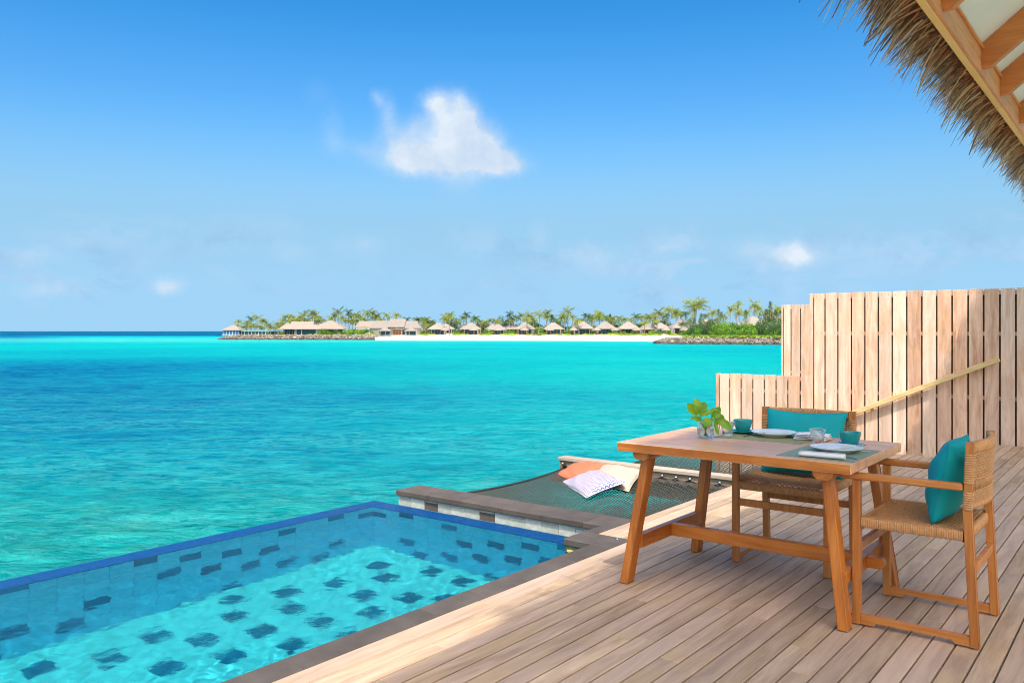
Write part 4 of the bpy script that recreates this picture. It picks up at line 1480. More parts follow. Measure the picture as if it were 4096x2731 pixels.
def plate(c, lab, R_=0.135, tilt=0):
    o = thing('dinner_plate', lab, 'plate', (c[0], c[1], MZ), 0, 'white dinner plates')
    k = R_ / 0.135
    b = MB().lathe([(0.0001, 0.004), (0.062 * k, 0.004), (0.070 * k, 0.0), (0.076 * k, 0.0), (0.078 * k, 0.006), (0.110 * k, 0.014), (0.134 * k, 0.0245), (0.1355 * k, 0.0262),
                    (0.133 * k, 0.0268), (0.108 * k, 0.0185), (0.085 * k, 0.0125), (0.0001, 0.012)], 56)
    me = b.mesh('plate_body'); me.materials.append(M['porcelain'])
    link('plate_body', me, o)
    return o


def small_plate(c, z, lab, R_=0.082):
    o = cpart('side_plate', MB().lathe([(0.0001, 0.004), (0.050, 0.004), (0.054, 0.0), (0.058, 0.0), (0.060, 0.005), (R_, 0.0125), (R_ + 0.001, 0.0135), (R_ - 0.001, 0.0142), (0.066, 0.0105), (0.0001, 0.0095)], 48, (c[0], c[1], z)), 'porcelain')
    return tag(o, lab, 'plate', 'white side plates')


plate((4.437, 1.672), 'large white plate on the olive placemat', 0.122)
small_plate((4.43, 1.666), MZ + 0.0125, 'small white plate stacked on the far large plate')
plate((4.045, 1.220), 'large white plate behind the rolled napkin', 0.120)
small_plate((4.015, 1.213), MZ + 0.0125, 'small white plate stacked on the near large plate', 0.084)


def cup_at(c, z, lab, slab, smat):
    o = cpart('saucer', MB().lathe([(0.0001, 0.003), (0.030, 0.003), (0.034, 0), (0.038, 0), (0.040, 0.004), (0.066, 0.0105), (0.074, 0.0145), (0.0745, 0.0155), (0.072, 0.016), (0.050, 0.009), (0.0001, 0.007)], 44, (c[0], c[1], z)), smat)
    tag(o, slab, 'saucer', 'saucers')
    o = cpart('cup', MB().lathe([(0.0001, 0.003), (0.024, 0.002), (0.0275, 0.0), (0.030, 0.001), (0.036, 0.010), (0.044, 0.028), (0.0495, 0.048), (0.0520, 0.066), (0.0522, 0.0675), (0.0505, 0.0682), (0.0485, 0.066), (0.0455, 0.046), (0.038, 0.022), (0.028, 0.010), (0.0001, 0.008)], 48, (c[0] + 0.003, c[1], z + 0.0075)), 'cup')
    tag(o, lab, 'cup', 'teal cups without handles')


cup_at((4.462, 1.862), TZ + 0.0022, 'teal cup on the table behind the vase', 'teal saucer under the cup behind the vase', 'cup')
cup_at((4.268, 1.222), TZ + 0.0004, 'teal cup at the right end of the table', 'pale blue saucer under the right hand cup', 'saucer')


def tumbler(c, z, lab):
    fl = lambda t, zz: 1 - (0.035 * (0.5 + 0.5 * math.cos(9 * t)) if 0.008 < zz < 0.058 else 0)
    b = MB().lathe([(0.0001, 0.0), (0.0255, 0.0), (0.0275, 0.003), (0.0285, 0.010), (0.0315, 0.030), (0.0350, 0.050), (0.0385, 0.062), (0.0420, 0.0745), (0.0426, 0.0765), (0.0415, 0.0772),
                    (0.0402, 0.0750), (0.0365, 0.062), (0.0328, 0.050), (0.0292, 0.030), (0.0265, 0.012), (0.0001, 0.009)], 54, (c[0], c[1], z), flute=fl)
    o = cpart('tumbler', b, 'glass')
    tag(o, lab, 'glass', 'faceted water glasses')


tumbler((4.300, 1.884), MZ, 'empty faceted glass under the leaves beside the vase')
tumbler((4.283, 1.385), TZ + 0.0004, 'empty faceted glass at the middle of the table between the plates')


def cutlery(kind, p0, p1, z, lab, name=None):
    """flat steel piece from handle end p0 to tip p1"""
    p0, p1 = Vector((*p0, z)), Vector((*p1, z))
    d = (p1 - p0)
    L = d.length
    d.normalize()
    s = Vector((-d.y, d.x, 0))
    b = MB()

    def blade(sts, th=0.0022):
        vs = []
        for (t, w_, dz) in sts:
            c = p0 + d * L * t + Vector((0, 0, dz))
            vs += [c - s * w_, c + s * w_, c + s * w_ * 0.7 + Vector((0, 0, th)), c - s * w_ * 0.7 + Vector((0, 0, th))]
        fs = [(0, 1, 2, 3)]
        for i in range(len(sts) - 1):
            for q in range(4):
                fs.append((4 * i + q, 4 * i + (q + 1) % 4, 4 * i + 4 + (q + 1) % 4, 4 * i + 4 + q))
        k = 4 * (len(sts) - 1)
        fs.append((k + 3, k + 2, k + 1, k))
        b.add(vs, fs, True)
    if kind == 'knife':
        blade([(0, 0.006, 0.001), (0.05, 0.0085, 0.0005), (0.45, 0.006, 0.001), (0.5, 0.005, 0.002), (0.55, 0.009, 0.001), (0.85, 0.0095, 0.001), (0.95, 0.006, 0.001), (1.0, 0.001, 0.001)])
    elif kind == 'fork':
        blade([(0, 0.006, 0.001), (0.06, 0.009, 0.0005), (0.35, 0.004, 0.006), (0.62, 0.003, 0.006), (0.70, 0.010, 0.003), (0.78, 0.011, 0.002)])
        for q in (-1.5, -0.5, 0.5, 1.5):
            a = p0 + d * L * 0.77 + s * q * 0.0062 + Vector((0, 0, 0.003))
            e = p0 + d * L + s * q * 0.0058 + Vector((0, 0, 0.006))
            b.beam(a, (a + e) / 2 + Vector((0, 0, -0.001)), 0.0026, 0.002)
            b.beam((a + e) / 2 + Vector((0, 0, -0.001)), e, 0.0022, 0.0018)
    else:
        blade([(0, 0.004, 0.001), (0.06, 0.006, 0.001), (0.5, 0.0025, 0.003), (0.68, 0.0028, 0.003), (0.75, 0.010, 0.002), (0.86, 0.0145, 0.0005), (0.95, 0.010, 0.001), (1.0, 0.003, 0.002)])
    o = cpart(name or kind, b, 'steel')
    return tag(o, lab, kind if kind != 'spoon' else 'teaspoon')


cutlery('knife', (4.303, 1.789), (4.52, 1.785), MZ, 'steel knife left of the far plate')
cutlery('fork', (4.52, 1.615), (4.335, 1.515), MZ, 'steel fork with tines towards the folded napkin')
cutlery('knife', (4.150, 1.082), (4.10, 1.26), MZ, 'steel knife handle beyond the near plate')
cutlery('fork', (3.868, 1.075), (3.99, 1.335), MZ, 'steel fork lying half hidden by the rolled napkin')
cutlery('spoon', (4.262, 1.140), (4.305, 1.285), TZ + 0.0165, 'steel teaspoon resting on the pale saucer')

# rolled napkin: a flattened spiral sheet
def spiral_roll(p0, p1, r=0.0195, flat=0.72):
    p0, p1 = Vector(p0), Vector(p1)
    d = (p1 - p0); L = d.length; d.normalize()
    s = Vector((-d.y, d.x, 0))
    N = 64
    prof = []
    for i in range(N + 1):
        t = i / N
        a = 2 * PI * 3.2 * t
        rr = r * (0.18 + 0.82 * t)
        prof.append((rr * math.cos(a) * 1.12, rr * math.sin(a) * flat))
    b = MB()
    ns = 12
    vs = []
    for j in range(ns + 1):
        q = j / ns
        e = 1 - 0.05 * (abs(2 * q - 1) ** 8)
        for (a, z) in prof:
            vs.append(p0 + d * (L * q) + s * (a * e + 0.0012 * math.sin(q * 9 + a * 90)) + Vector((0, 0, r * flat + z * e)))
    for (a, z) in ():
        pass
    w = N + 1
    fs = [(j * w + i, j * w + i + 1, (j + 1) * w + i + 1, (j + 1) * w + i) for j in range(ns) for i in range(N)]
    return b.add(vs, fs, True)


o = cpart('napkin', spiral_roll((3.800, 1.312, MZ), (3.812, 1.112, MZ)), 'white_cloth')
md = o.modifiers.new('thickness', 'SOLIDIFY')
md.thickness = 0.0016
tag(o, 'white cloth napkin rolled up on the green placemat', 'napkin')
# folded napkin: soft stacked folds
b = MB()
for k_ in range(4):
    def fold(u, v, k_=k_):
        x = 4.37 + 0.135 * u + 0.010 * math.sin(v * 5 + k_)
        y = 1.545 - 0.170 * v - 0.02 * k_ * (0.5 - u) * 0.5
        z = MZ + 0.004 + 0.0072 * k_ + 0.013 * math.sin(PI * v) * (0.4 + 0.2 * k_) * math.sin(PI * min(1, u + 0.25)) - 0.004 * abs(2 * u - 1) ** 3
        return (x, y, max(z, MZ + 0.001 + 0.002 * k_))
    b.grid(fold, 14, 18)
o = cpart('napkin', b, 'white_cloth')
md = o.modifiers.new('thickness', 'SOLIDIFY')
md.thickness = 0.0042
tag(o, 'white cloth napkin loosely folded between the far plate and the cup', 'napkin')

# vase with leafy stems
VC = (4.140, 1.937)
vs_o = thing('vase', 'clear glass vase half full of water holding broad green leaves', 'vase', (VC[0], VC[1], TZ + 0.0003))
vb = MB().lathe([(0.0001, 0.0), (0.034, 0.0), (0.042, 0.006), (0.0445, 0.016), (0.0450, 0.060), (0.0430, 0.070), (0.0385, 0.077), (0.0375, 0.082), (0.0392, 0.0885), (0.0398, 0.090), (0.0385, 0.0905),
                 (0.0362, 0.083), (0.0370, 0.0765), (0.0412, 0.069), (0.0430, 0.059), (0.0425, 0.018), (0.036, 0.0085), (0.0001, 0.008)], 48)
me = vb.mesh('vase_glass'); me.materials.append(M['vaseglass']); link('vase_glass', me, vs_o)
wb = MB().lathe([(0.0001, 0.009), (0.035, 0.0095), (0.0418, 0.019), (0.0423, 0.0505), (0.0001, 0.0505)], 36)
me = wb.mesh('vase_water'); me.materials.append(M['vasewater']); link('vase_water', me, vs_o)
pr = thing('leafy_stems', 'bunch of broad bright green leaves standing in the glass vase', 'plant', (VC[0], VC[1], TZ + 0.05))
SCL = 0.188e-3 * 1.0
Rv, Fv = Vector(RIGHT), Vector(FWD)


def lp(a, b, dpt):
    """leaf point: a across, b up in the bouquet's drawing, dpt metres away from the viewer's side"""
    return Vector((VC[0], VC[1], TZ)) + Rv * ((a - 873) * SCL) + Vector((0, 0, (1405 - b) * SCL)) + Fv * dpt


LEAVES = [((640, 760), (310, 370), 250, 0.00, -0.02), ((690, 740), (610, 235), 262, 0.02, 0.025), ((650, 720), (540, 440), 140, -0.01, -0.015), ((720, 720), (900, 355), 235, 0.015, 0.03),
          ((670, 760), (905, 605), 140, -0.012, -0.035), ((900, 780), (1010, 560), 130, 0.01, 0.02), ((1000, 700), (1200, 540), 130, 0.01, 0.03), ((1020, 770), (1285, 660), 225, -0.005, -0.03),
          ((1180, 560), (1385, 640), 150, 0.03, 0.05), ((730, 800), (390, 800), 110, -0.01, -0.03), ((720, 815), (530, 880), 170, -0.015, -0.045), ((850, 780), (860, 1035), 265, -0.03, -0.045),
          ((1080, 860), (1175, 1260), 115, -0.03, -0.05), ((1100, 820), (1600, 1130), 235, -0.01, -0.03), ((1180, 700), (1435, 920), 170, 0.01, 0.015), ((1150, 830), (1220, 1020), 140, -0.01, 0.0),
          ((760, 960), (900, 1130), 150, 0.01, 0.0), ((1060, 960), (950, 1110), 90, 0.015, 0.0), ((990, 790), (1050, 915), 120, -0.02, -0.03), ((820, 760), (700, 560), 170, 0.03, 0.05), ((900, 760), (1100, 600), 160, 0.03, 0.05)]
for i, (b0, t0, wz_, d0, d1) in enumerate(LEAVES):
    p0, p1 = lp(*b0, d0), lp(*t0, d1)
    d = p1 - p0
    L = d.length
    dn = d.normalized()
    view = Fv * -1.0 + Vector((0, 0, 0.35))
    sd = dn.cross(view).normalized()
    nrm = sd.cross(dn).normalized()
    W = wz_ * SCL * 1.32

    def fn(u, v, p0=p0, d=d, sd=sd, nrm=nrm, W=W, L=L, i=i):
        t = u
        sh = (math.sin(PI * min(1.0, t ** 0.85)) ** 0.75) * (0.45 + 0.62 * t) if t < 1 else 0.0
        s_ = (2 * v - 1)
        q = W / 2 * sh * 1.05
        arch = 0.10 * L * math.sin(PI * t) * (1 if i % 3 else -0.6)
        cup_ = 0.16 * W * (s_ * s_) * sh
        return tuple(p0 + d * t + sd * (s_ * q) + nrm * (arch + cup_) + Vector((0, 0, -0.05 * L * t * t)))
    b = MB().grid(fn, 12, 6)
    o = part('leaf', b, 'leaf', pr)
for (a, b2, d0) in ((650, 770, 0.0), (740, 790, 0.01), (1060, 800, 0.0), (880, 800, -0.01)):
    part('stem', MB().tube([lp(a, b2, d0), lp(873 + (a - 873) * 0.5, 960, d0 * 0.5), lp(873 - (a - 873) * 0.2, 1330, 0)], 0.0021, 6), 'leaf', pr)

# ================================================================== the island across the lagoon


def isl(x, d, z=0.0):
    """place at forward distance d (metres) in the bearing of photograph column x"""
    p = d * (FWD + (x - 2048) / 3283 * RIGHT)
    return Vector((p[0], p[1], z))


def mpp(d):
    return d / 3283.0


GZ = -0.10     # island ground level
ANG = AZ - PI / 2
# ground: sand beach with a sloping front, grass behind; rounded spit to the left
front = [(1500, 268), (1700, 264), (2000, 262), (2300, 259), (2560, 250), (2640, 230), (2900, 214), (3400, 196), (3900, 180)]
mb = MB()
rowsP = []
for (x, d) in front:
    rowsP.append([isl(x, d - 6, SEA_Z - 0.35), isl(x, d + 2, SEA_Z + 0.10), isl(x, d + 10, SEA_Z + 0.75), isl(x, d + 22, GZ), isl(x, d + 160, GZ + 0.2)])
nr = 5
for r in rowsP:
    mb.v.extend([tuple(p) for p in r])
for i in range(len(front) - 1):
    for j in range(nr - 1):
        a = i * nr + j
        mb.f.append((a, a + nr, a + nr + 1, a + 1)); mb.sm.append(True)
part('beach', mb, 'sand', kind='structure')
# spit carrying the big houses on the left
mb = MB()
sp = [(900, 292), (1000, 290), (1250, 287), (1480, 284), (1560, 283)]
top = []
for (x, d) in sp:
    top.append([isl(x, d, SEA_Z - 0.4), isl(x, d + 1.5, GZ - 0.02), isl(x, d + 45 if x > 950 else d + 14, GZ - 0.02), isl(x, d + 60 if x > 950 else d + 18, SEA_Z - 0.4)])
for r in top:
    mb.v.extend([tuple(p) for p in r])
for i in range(len(sp) - 1):
    for j in range(3):
        a = i * 4 + j
        mb.f.append((a, a + 4, a + 5, a + 1)); mb.sm.append(False)
part('spit', mb, 'sand', kind='structure')


def rock(b, c, r, rs):
    ico = [(0, 0, 1)] + [(math.cos(a) * .9, math.sin(a) * .9, .45) for a in (0, 1.26, 2.5, 3.77, 5.0)] + [(math.cos(a) * .9, math.sin(a) * .9, -.45) for a in (.6, 1.9, 3.1, 4.4, 5.6)] + [(0, 0, -1)]
    fs = [(0, i, i % 5 + 1) for i in range(1, 6)] + [(i, i + 5, i % 5 + 1) for i in range(1, 6)] + [(i % 5 + 1, i + 5, i % 5 + 6) for i in range(1, 6)] + [(11, i % 5 + 6, i + 5) for i in range(1, 6)]
    sx, sy, sz = (r * rs.uniform(.75, 1.3) for _ in range(3))
    vs = [(c[0] + p[0] * sx * rs.uniform(.8, 1.15), c[1] + p[1] * sy * rs.uniform(.8, 1.15), c[2] + p[2] * sz * .8 * rs.uniform(.8, 1.15)) for p in ico]
    b.add(vs, fs)


def breakwater(name, label, pts, hw, ztop, n, rr, seed):
    rs = random.Random(seed)
    o = thing(name, label, 'breakwater', pts[len(pts) // 2])
    dry, wet = MB(), MB()
    for i in range(n):
        t = rs.random() * (len(pts) - 1)
        k = min(int(t), len(pts) - 2)
        c = pts[k].lerp(pts[k + 1], t - k)
        sl = rs.random()
        off = -hw * (1 - sl) + rs.uniform(-0.3, 0.3)
        if rs.random() < 0.3:
            off = rs.uniform(0, hw * 0.6)
            sl = 1
        end = min(1.0, 0.35 + min(t, 100) * 1.3) if name else 1
        z = SEA_Z + (ztop - SEA_Z) * sl * end
        p = (c.x + FWD[0] * off, c.y + FWD[1] * off, z - rr * 0.4)
        rock(wet if z < SEA_Z + 0.38 * (ztop - SEA_Z) else dry, p, rr * rs.uniform(0.6, 1.25), rs)
    part('dry_rocks', dry, 'rock', o, kind='stuff')
    part('wet_rocks', wet, 'rock_wet', o, kind='stuff')
    return o


breakwater('rock_breakwater', 'long grey rock breakwater below the big thatched houses on the left', [isl(x, d) for x, d in ((880, 290), (1000, 289), (1150, 287), (1300, 285), (1450, 283), (1512, 282))], 2.4, GZ + 0.05, 1500, 0.42, 1)
breakwater('rock_breakwater', 'grey rock breakwater in front of the dense green bushes on the right', [isl(x, d) for x, d in ((2622, 196), (2720, 192), (2850, 188), (3000, 184), (3150, 180), (3300, 176))], 2.6, GZ - 0.15, 1400, 0.40, 2)


# ---- thatched buildings
def hip_roof(b, w_, dp, z0, z1, ridge=0.2, eave=0.16, cx=0.0):
    """hipped thatch roof w_ wide (x), dp deep (y), with thick curved eave"""
    def ring(s, z):
        hw, hd = w_ / 2 * s, dp / 2 * s
        hw = max(hw, w_ / 2 * ridge)
        return [(cx - hw, -hd, z), (cx + hw, -hd, z), (cx + hw, hd, z), (cx - hw, hd, z)]
    rings = [ring(0.94, z0 - 0.0), ring(1.0, z0 - eave * 0.4), ring(1.0, z0 + eave * 0.5), ring(0.80, z0 + (z1 - z0) * 0.27), ring(0.42, z0 + (z1 - z0) * 0.68), ring(0.10, z0 + (z1 - z0) * 0.98), ring(0.02, z1)]
    vs, fs = [], []
    for r in rings:
        vs += r
    for i in range(len(rings) - 1):
        for k in range(4):
            fs.append((i * 4 + k, i * 4 + (k + 1) % 4, i * 4 + 4 + (k + 1) % 4, i * 4 + 4 + k))
    fs.append((3, 2, 1, 0))
    k = (len(rings) - 1) * 4
    fs.append((k, k + 1, k + 2, k + 3))
    b.add(vs, fs)
    return b


def lpart(name, b, m, parent, kind=None):
    me = b.mesh(name)
    me.materials.append(M[m])
    return link(name, me, parent, kind)


def make_villa():
    """beach villa in its own frame: front faces local -y"""
    v = thing('beach_villa', '', 'villa', (0, 0, 0), 0, 'thatched villas along the beach')
    lpart('roof', hip_roof(MB(), 7.4, 7.0, 2.25, 4.75, 0.16), 'thatch_roof', v)
    lpart('wall', MB().box(-2.6, 2.6, -1.6, 2.6, 0.0, 2.2), 'whitewall', v)
    lpart('terrace', MB().box(-3.1, 3.1, -3.2, -1.62, -0.1, 0.22), 'whitewall', v)
    for x in (-2.9, 2.9):
        lpart('post', MB().box(x - 0.09, x + 0.09, -3.0, -2.82, 0.22, 2.2), 'brownwood', v)
    for i in range(4):
        x = -1.75 + i * 1.16
        f = lpart('door_panel', MB().box(x - 0.55, x + 0.55, -1.66, -1.605, 0.24, 2.1), 'darkglass', v)
        lpart('frame', MB().box(x - 0.60, x - 0.551, -1.69, -1.61, 0.23, 2.12), 'whitewall' if i % 2 else 'brownwood', f)
    for x in (-1.2, 1.0):
        c = lpart('lounger', MB().box(x - 0.35, x + 0.35, -2.9, -2.0, 0.45, 0.55).box(x - 0.33, x - 0.27, -2.85, -2.8, 0.22, 0.45).box(x + 0.27, x + 0.33, -2.85, -2.8, 0.22, 0.45).box(x - 0.35, x + 0.35, -2.05, -1.98, 0.55, 0.95), 'brownwood', v)
    return v


def make_parasol():
    p = thing('thatched_parasol', '', 'parasol', (0, 0, 0), 0, 'thatched parasols on the beach')
    b = MB()
    prof = [(1.50, 1.62), (1.54, 1.72), (1.35, 1.95), (0.95, 2.32), (0.5, 2.58), (0.06, 2.72)]
    b.lathe(prof, 14)
    b.lathe([(0.05, 1.95), (1.50, 1.62)], 14)
    lpart('canopy', b, 'thatch_warm', p)
    lpart('post', MB().lathe([(0.06, 0), (0.06, 2.0)], 8), 'brownwood', p)
    return p


def tree_copy(proto, km, first):
    return proto if first else copy_tree(proto, km)


def kidmap(root):
    m = {}

    def rec(o):
        m[o.name] = kids(o)
        for c in m[o.name]:
            rec(c)
    rec(root)
    return m


villa = make_villa()
vkm = kidmap(villa)
VILLAS = [(1754, 288, 0.93, 'beach villa nearest the big hall, first of the row from the left'), (1885, 290, 0.95, 'second villa from the left in the beach row'), (1992, 292, 0.85, 'third villa from the left, partly behind small palms'),
          (2101, 290, 0.98, 'fourth villa from the left with a full steep roof'), (2213, 290, 0.96, 'fifth villa from the left behind a drooping palm'), (2328, 288, 1.05, 'sixth villa from the left in the beach row'),
          (2421, 284, 1.02, 'villa right of the row middle behind a tall palm'), (2512, 282, 1.0, 'villa half hidden by a rounded green bush'), (2592, 286, 0.9, 'small villa half hidden by pale palms near the right end'), (2728, 268, 1.12, 'largest beach villa at the right end beside the dense bushes')]
used = False
for (x, d, s_, lab) in VILLAS:
    o = tree_copy(villa, vkm, not used)
    used = True
    o.location = isl(x, d, GZ)
    o.rotation_euler = (0, 0, ANG + math.radians(random.uniform(-5, 5)))
    o.scale = (s_, s_, s_ * 0.97)
    o['label'] = lab
BACK = [(1783, 312, 0.8, 'grey villa roof peeping out behind the first beach villa'), (1862, 318, 0.8, 'villa roof behind the second beach villa'), (1973, 316, 0.8, 'villa roof between the second and third beach villas'),
        (2045, 318, 0.8, 'villa roof behind the third beach villa'), (2640, 300, 0.85, 'grey villa roof behind palms left of the largest villa'), (2820, 262, 0.9, 'grey villa roof showing faintly above the bushes near the breakwater'),
        (3010, 240, 1.0, 'grey villa roof behind palms at the right end of the bushes'), (3085, 236, 1.1, 'big grey villa roof beside the fence at the far right')]
for (x, d, s_, lab) in BACK:
    o = copy_tree(villa, vkm)
    o.location = isl(x, d, GZ + (0.9 if x > 2800 else 0.4))
    o.rotation_euler = (0, 0, ANG + 0.3)
    o.scale = (s_, s_, s_)
    o['label'] = lab
    o['group'] = 'villa roofs behind the beach row'
par = make_parasol()
pkm = kidmap(par)
PARS = [(1780, 281), (1893, 280), (1992, 279), (2098, 279), (2200, 280), (2294, 279), (2386, 278), (2460, 270), (2546, 268), (2664, 262), (2738, 250)]
PWORDS = ['first', 'second', 'third', 'fourth', 'fifth', 'sixth', 'seventh', 'eighth', 'ninth', 'tenth', 'last']
for i, (x, d) in enumerate(PARS):
    o = tree_copy(par, pkm, i == 0)
    o.location = isl(x, d, GZ)
    o['label'] = '%s thatched parasol from the left along the white beach' % PWORDS[i]

# pavilion at the end of the spit
pv = thing('overwater_pavilion', 'small blue glazed pavilion with pyramid thatched roof at the left tip', 'pavilion', isl(935, 294, GZ), ANG)
lpart('roof', hip_roof(MB(), 6.8, 6.8, 1.72, 3.6, 0.05), 'thatch_warm', pv)
lpart('floor', MB().box(-3.1, 3.1, -3.1, 3.1, -0.1, 0.06), 'whitewall', pv)
for i in range(6):
    x = -2.8 + i * 1.12
    lpart('post', MB().box(x - 0.07, x + 0.07, -2.9, -2.76, 0.06, 1.7), 'whitewall', pv)
    if i < 5:
        lpart('window', MB().box(x + 0.08, x + 1.04, -2.86, -2.82, 0.1, 1.62), 'blueglass', pv)
lpart('back_wall', MB().box(-2.8, 2.8, 2.5, 2.6, 0.06, 1.7), 'blueglass', pv)
lowb = thing('flat_roofed_wing', 'low wing with pale green flat roof and glass front right of the pavilion', 'building', isl(1021, 294, GZ), ANG)
lpart('roof', MB().box(-4.6, 4.6, -2.4, 2.4, 1.28, 1.48), 'paleteal', lowb)
for i in range(8):
    x = -4.3 + i * 1.23
    lpart('post', MB().box(x - 0.06, x + 0.06, -2.2, -2.08, 0, 1.28), 'whitewall', lowb)
    if i < 7:
        lpart('window', MB().box(x + 0.07, x + 1.16, -2.1, -2.06, 0.05, 1.2), 'darkglass', lowb)
lpart('back_wall', MB().box(-4.3, 4.3, 2.0, 2.1, 0, 1.28), 'paleteal', lowb)

# big house with two merged roofs
bh = thing('big_thatched_house', 'wide house under pinkish thatch with white framed opening above the breakwater', 'house', isl(1265, 294, GZ), ANG)
lpart('roof', hip_roof(MB(), 15.5, 11, 2.1, 4.85, 0.52, cx=-4.6), 'thatch_warm', bh)
lpart('domed_roof', hip_roof(MB(), 11.6, 10.5, 2.15, 5.25, 0.08, cx=5.2), 'thatch_warm', bh)
lpart('side_roof', hip_roof(MB(), 5.2, 6, 2.0, 4.35, 0.2, cx=-10.2), 'thatch_warm', bh)
lpart('white_frame', MB().box(-6.3, 1.1, -4.2, -4.0, 2.02, 2.62).box(-6.3, -6.05, -4.2, -4.0, 0, 2.02).box(-4.3, -4.05, -4.2, -4.0, 0, 2.02).box(0.85, 1.1, -4.2, -4.0, 0, 2.02), 'whitewall', bh)
lpart('opening', MB().box(-6.0, 0.84, -3.9, -3.8, 0, 2.0), 'darkglass', bh)
lpart('wall', MB().box(-10.5, 9.5, -3.4, 3.5, 0, 2.0), 'whitewall', bh)
for x in (-10.3, -9.3, -8.4, -7.4):
    lpart('post', MB().box(x - 0.09, x + 0.09, -4.1, -3.92, 0, 2.05), 'brownwood', bh)
lpart('side_window', MB().box(-10.2, -7.0, -3.6, -3.5, 0.1, 2.0), 'darkglass', bh)

# hall with stepped thatch roofs
hl = thing('beach_hall', 'large white hall with stepped grey thatch roofs and brown doors beside the sand', 'hall', isl(1570, 292, GZ), ANG)


def gable(b, x0, x1, d, z0, z1, t=0.25):
    vs = [(x0, -d, z0), (x1, -d, z0), (x1, 0, z1), (x0, 0, z1), (x0, d, z0), (x1, d, z0), (x0, -d, z0 - t), (x1, -d, z0 - t), (x1, d, z0 - t), (x0, d, z0 - t)]
    return b.add(vs, [(0, 1, 2, 3), (3, 2, 5, 4), (6, 7, 1, 0), (4, 5, 8, 9), (0, 3, 4, 9, 6), (7, 8, 5, 2, 1), (9, 8, 7, 6)])


lpart('main_roof', gable(MB(), -0.9, 4.9, 5.2, 2.95, 5.75), 'thatch_roof', hl)
lpart('left_roof', hip_roof(MB(), 10.2, 9.5, 2.45, 5.1, 0.62, cx=-3.4), 'thatch_roof', hl)
lpart('right_roof', hip_roof(MB(), 9.0, 9, 2.45, 5.0, 0.58, cx=6.6), 'thatch_roof', hl)
lpart('wall', MB().box(-7.6, 10.4, -2.9, 3.5, 0, 2.5), 'whitewall', hl)
lpart('upper_wall', MB().box(-0.6, 4.6, -3.6, 3.4, 2.0, 2.9), 'whitewall', hl)
for i in range(3):
    lpart('door', MB().box(0.45 + i * 1.05, 1.42 + i * 1.05, -3.0, -2.92, 0.1, 2.05), 'brownwood', hl)
for (x0, x1) in ((-4.4, -2.2), (-2.0, 0.2), (3.9, 6.2), (6.4, 8.6)):
    lpart('window', MB().box(x0, x1, -3.0, -2.92, 0.1, 2.0), 'darkglass', hl)
for i, (x, d, lab) in enumerate(((1541, 284, 'wide thatched canopy left of the brown hall doors'), (1645, 284, 'wide thatched canopy right of the brown hall doors'))):
    c = thing('thatched_canopy', lab, 'canopy', isl(x, d, GZ), ANG, 'thatched canopies in front of the hall')
    lpart('roof', hip_roof(MB(), 4.6, 3.8, 1.50, 2.55, 0.3, 0.2), 'thatch_roof', c)
    for x0 in (-1.9, 1.9):
        lpart('post', MB().lathe([(0.07, 0), (0.07, 1.5)], 8, (x0, -1.4, 0)), 'whitewall', c)
        lpart('post', MB().lathe([(0.07, 0), (0.07, 1.5)], 8, (x0, 1.4, 0)), 'whitewall', c)
bk = thing('back_house', 'pale pinkish thatch roof behind the bushes between house and hall', 'house', isl(1470, 310, GZ), ANG)
lpart('roof', hip_roof(MB(), 9.0, 8, 3.0, 5.2, 0.7), 'thatch_warm', bk)
lpart('wall', MB().box(-3.9, 3.9, -3, 3, 0, 3.0), 'whitewall', bk)


# ---- palms
def frond(b, az, el, L, rs, droop=1.0, w0=0.42):
    d = Vector((math.cos(az), math.sin(az), 0))
    pts = []
    n = 7
    p = Vector((0, 0, 0))
    e = el
    for i in range(n + 1):
        pts.append(p.copy())
        p = p + (d * math.cos(e) + Vector((0, 0, math.sin(e)))) * (L / n)
        e -= droop * (0.16 + 0.10 * i / n)
    sd = Vector((-d.y, d.x, 0))
    for i in range(n):
        a, c = pts[i], pts[i + 1]
        for k in range(2):
            q = a.lerp(c, k / 2)
            t = (i + k / 2) / n
            wl = w0 * L * (0.35 + 1.0 * math.sin(PI * min(1, t * 0.9 + 0.08))) * rs.uniform(0.75, 1.1) * 0.8
            for sg in (-1, 1):
                out = sd * sg * wl * 0.75 + (c - a).normalized() * wl * 0.55 + Vector((0, 0, -wl * rs.uniform(0.25, 0.7)))
                wd = (c - a) * 0.34
                b.add([q - wd * 0.5, q + wd * 0.6, q + out], [(0, 1, 2)])
    return b


def make_palm(seed, height, nf, L, matn, lean=0.0, spread=(0.2, 1.25), droop=1.0):
    rs = random.Random(seed)
    p = thing('coconut_palm', '', 'palm tree', (0, 0, 0), 0, 'coconut palms on the island')
    tp = []
    for i in range(6):
        t = i / 5
        tp.append((lean * t * t, 0.05 * math.sin(t * 3 + seed), height * t))
    lpart('trunk', MB().tube(tp, [0.17, 0.13, 0.12, 0.11, 0.10, 0.11], 6), 'trunk', p)
    b = MB()
    for i in range(nf):
        az = 2.4 * i + rs.uniform(-.3, .3)
        el = rs.uniform(*spread) * (1 if i % 3 else 0.2) - (0.5 if i % 5 == 0 else 0)
        frond(b, az, el, L * rs.uniform(.8, 1.15), rs, droop * rs.uniform(.8, 1.3))
    b.v = [(x + tp[-1][0], y + tp[-1][1], z + tp[-1][2]) for (x, y, z) in b.v]
    lpart('crown', b, matn, p)
    return p


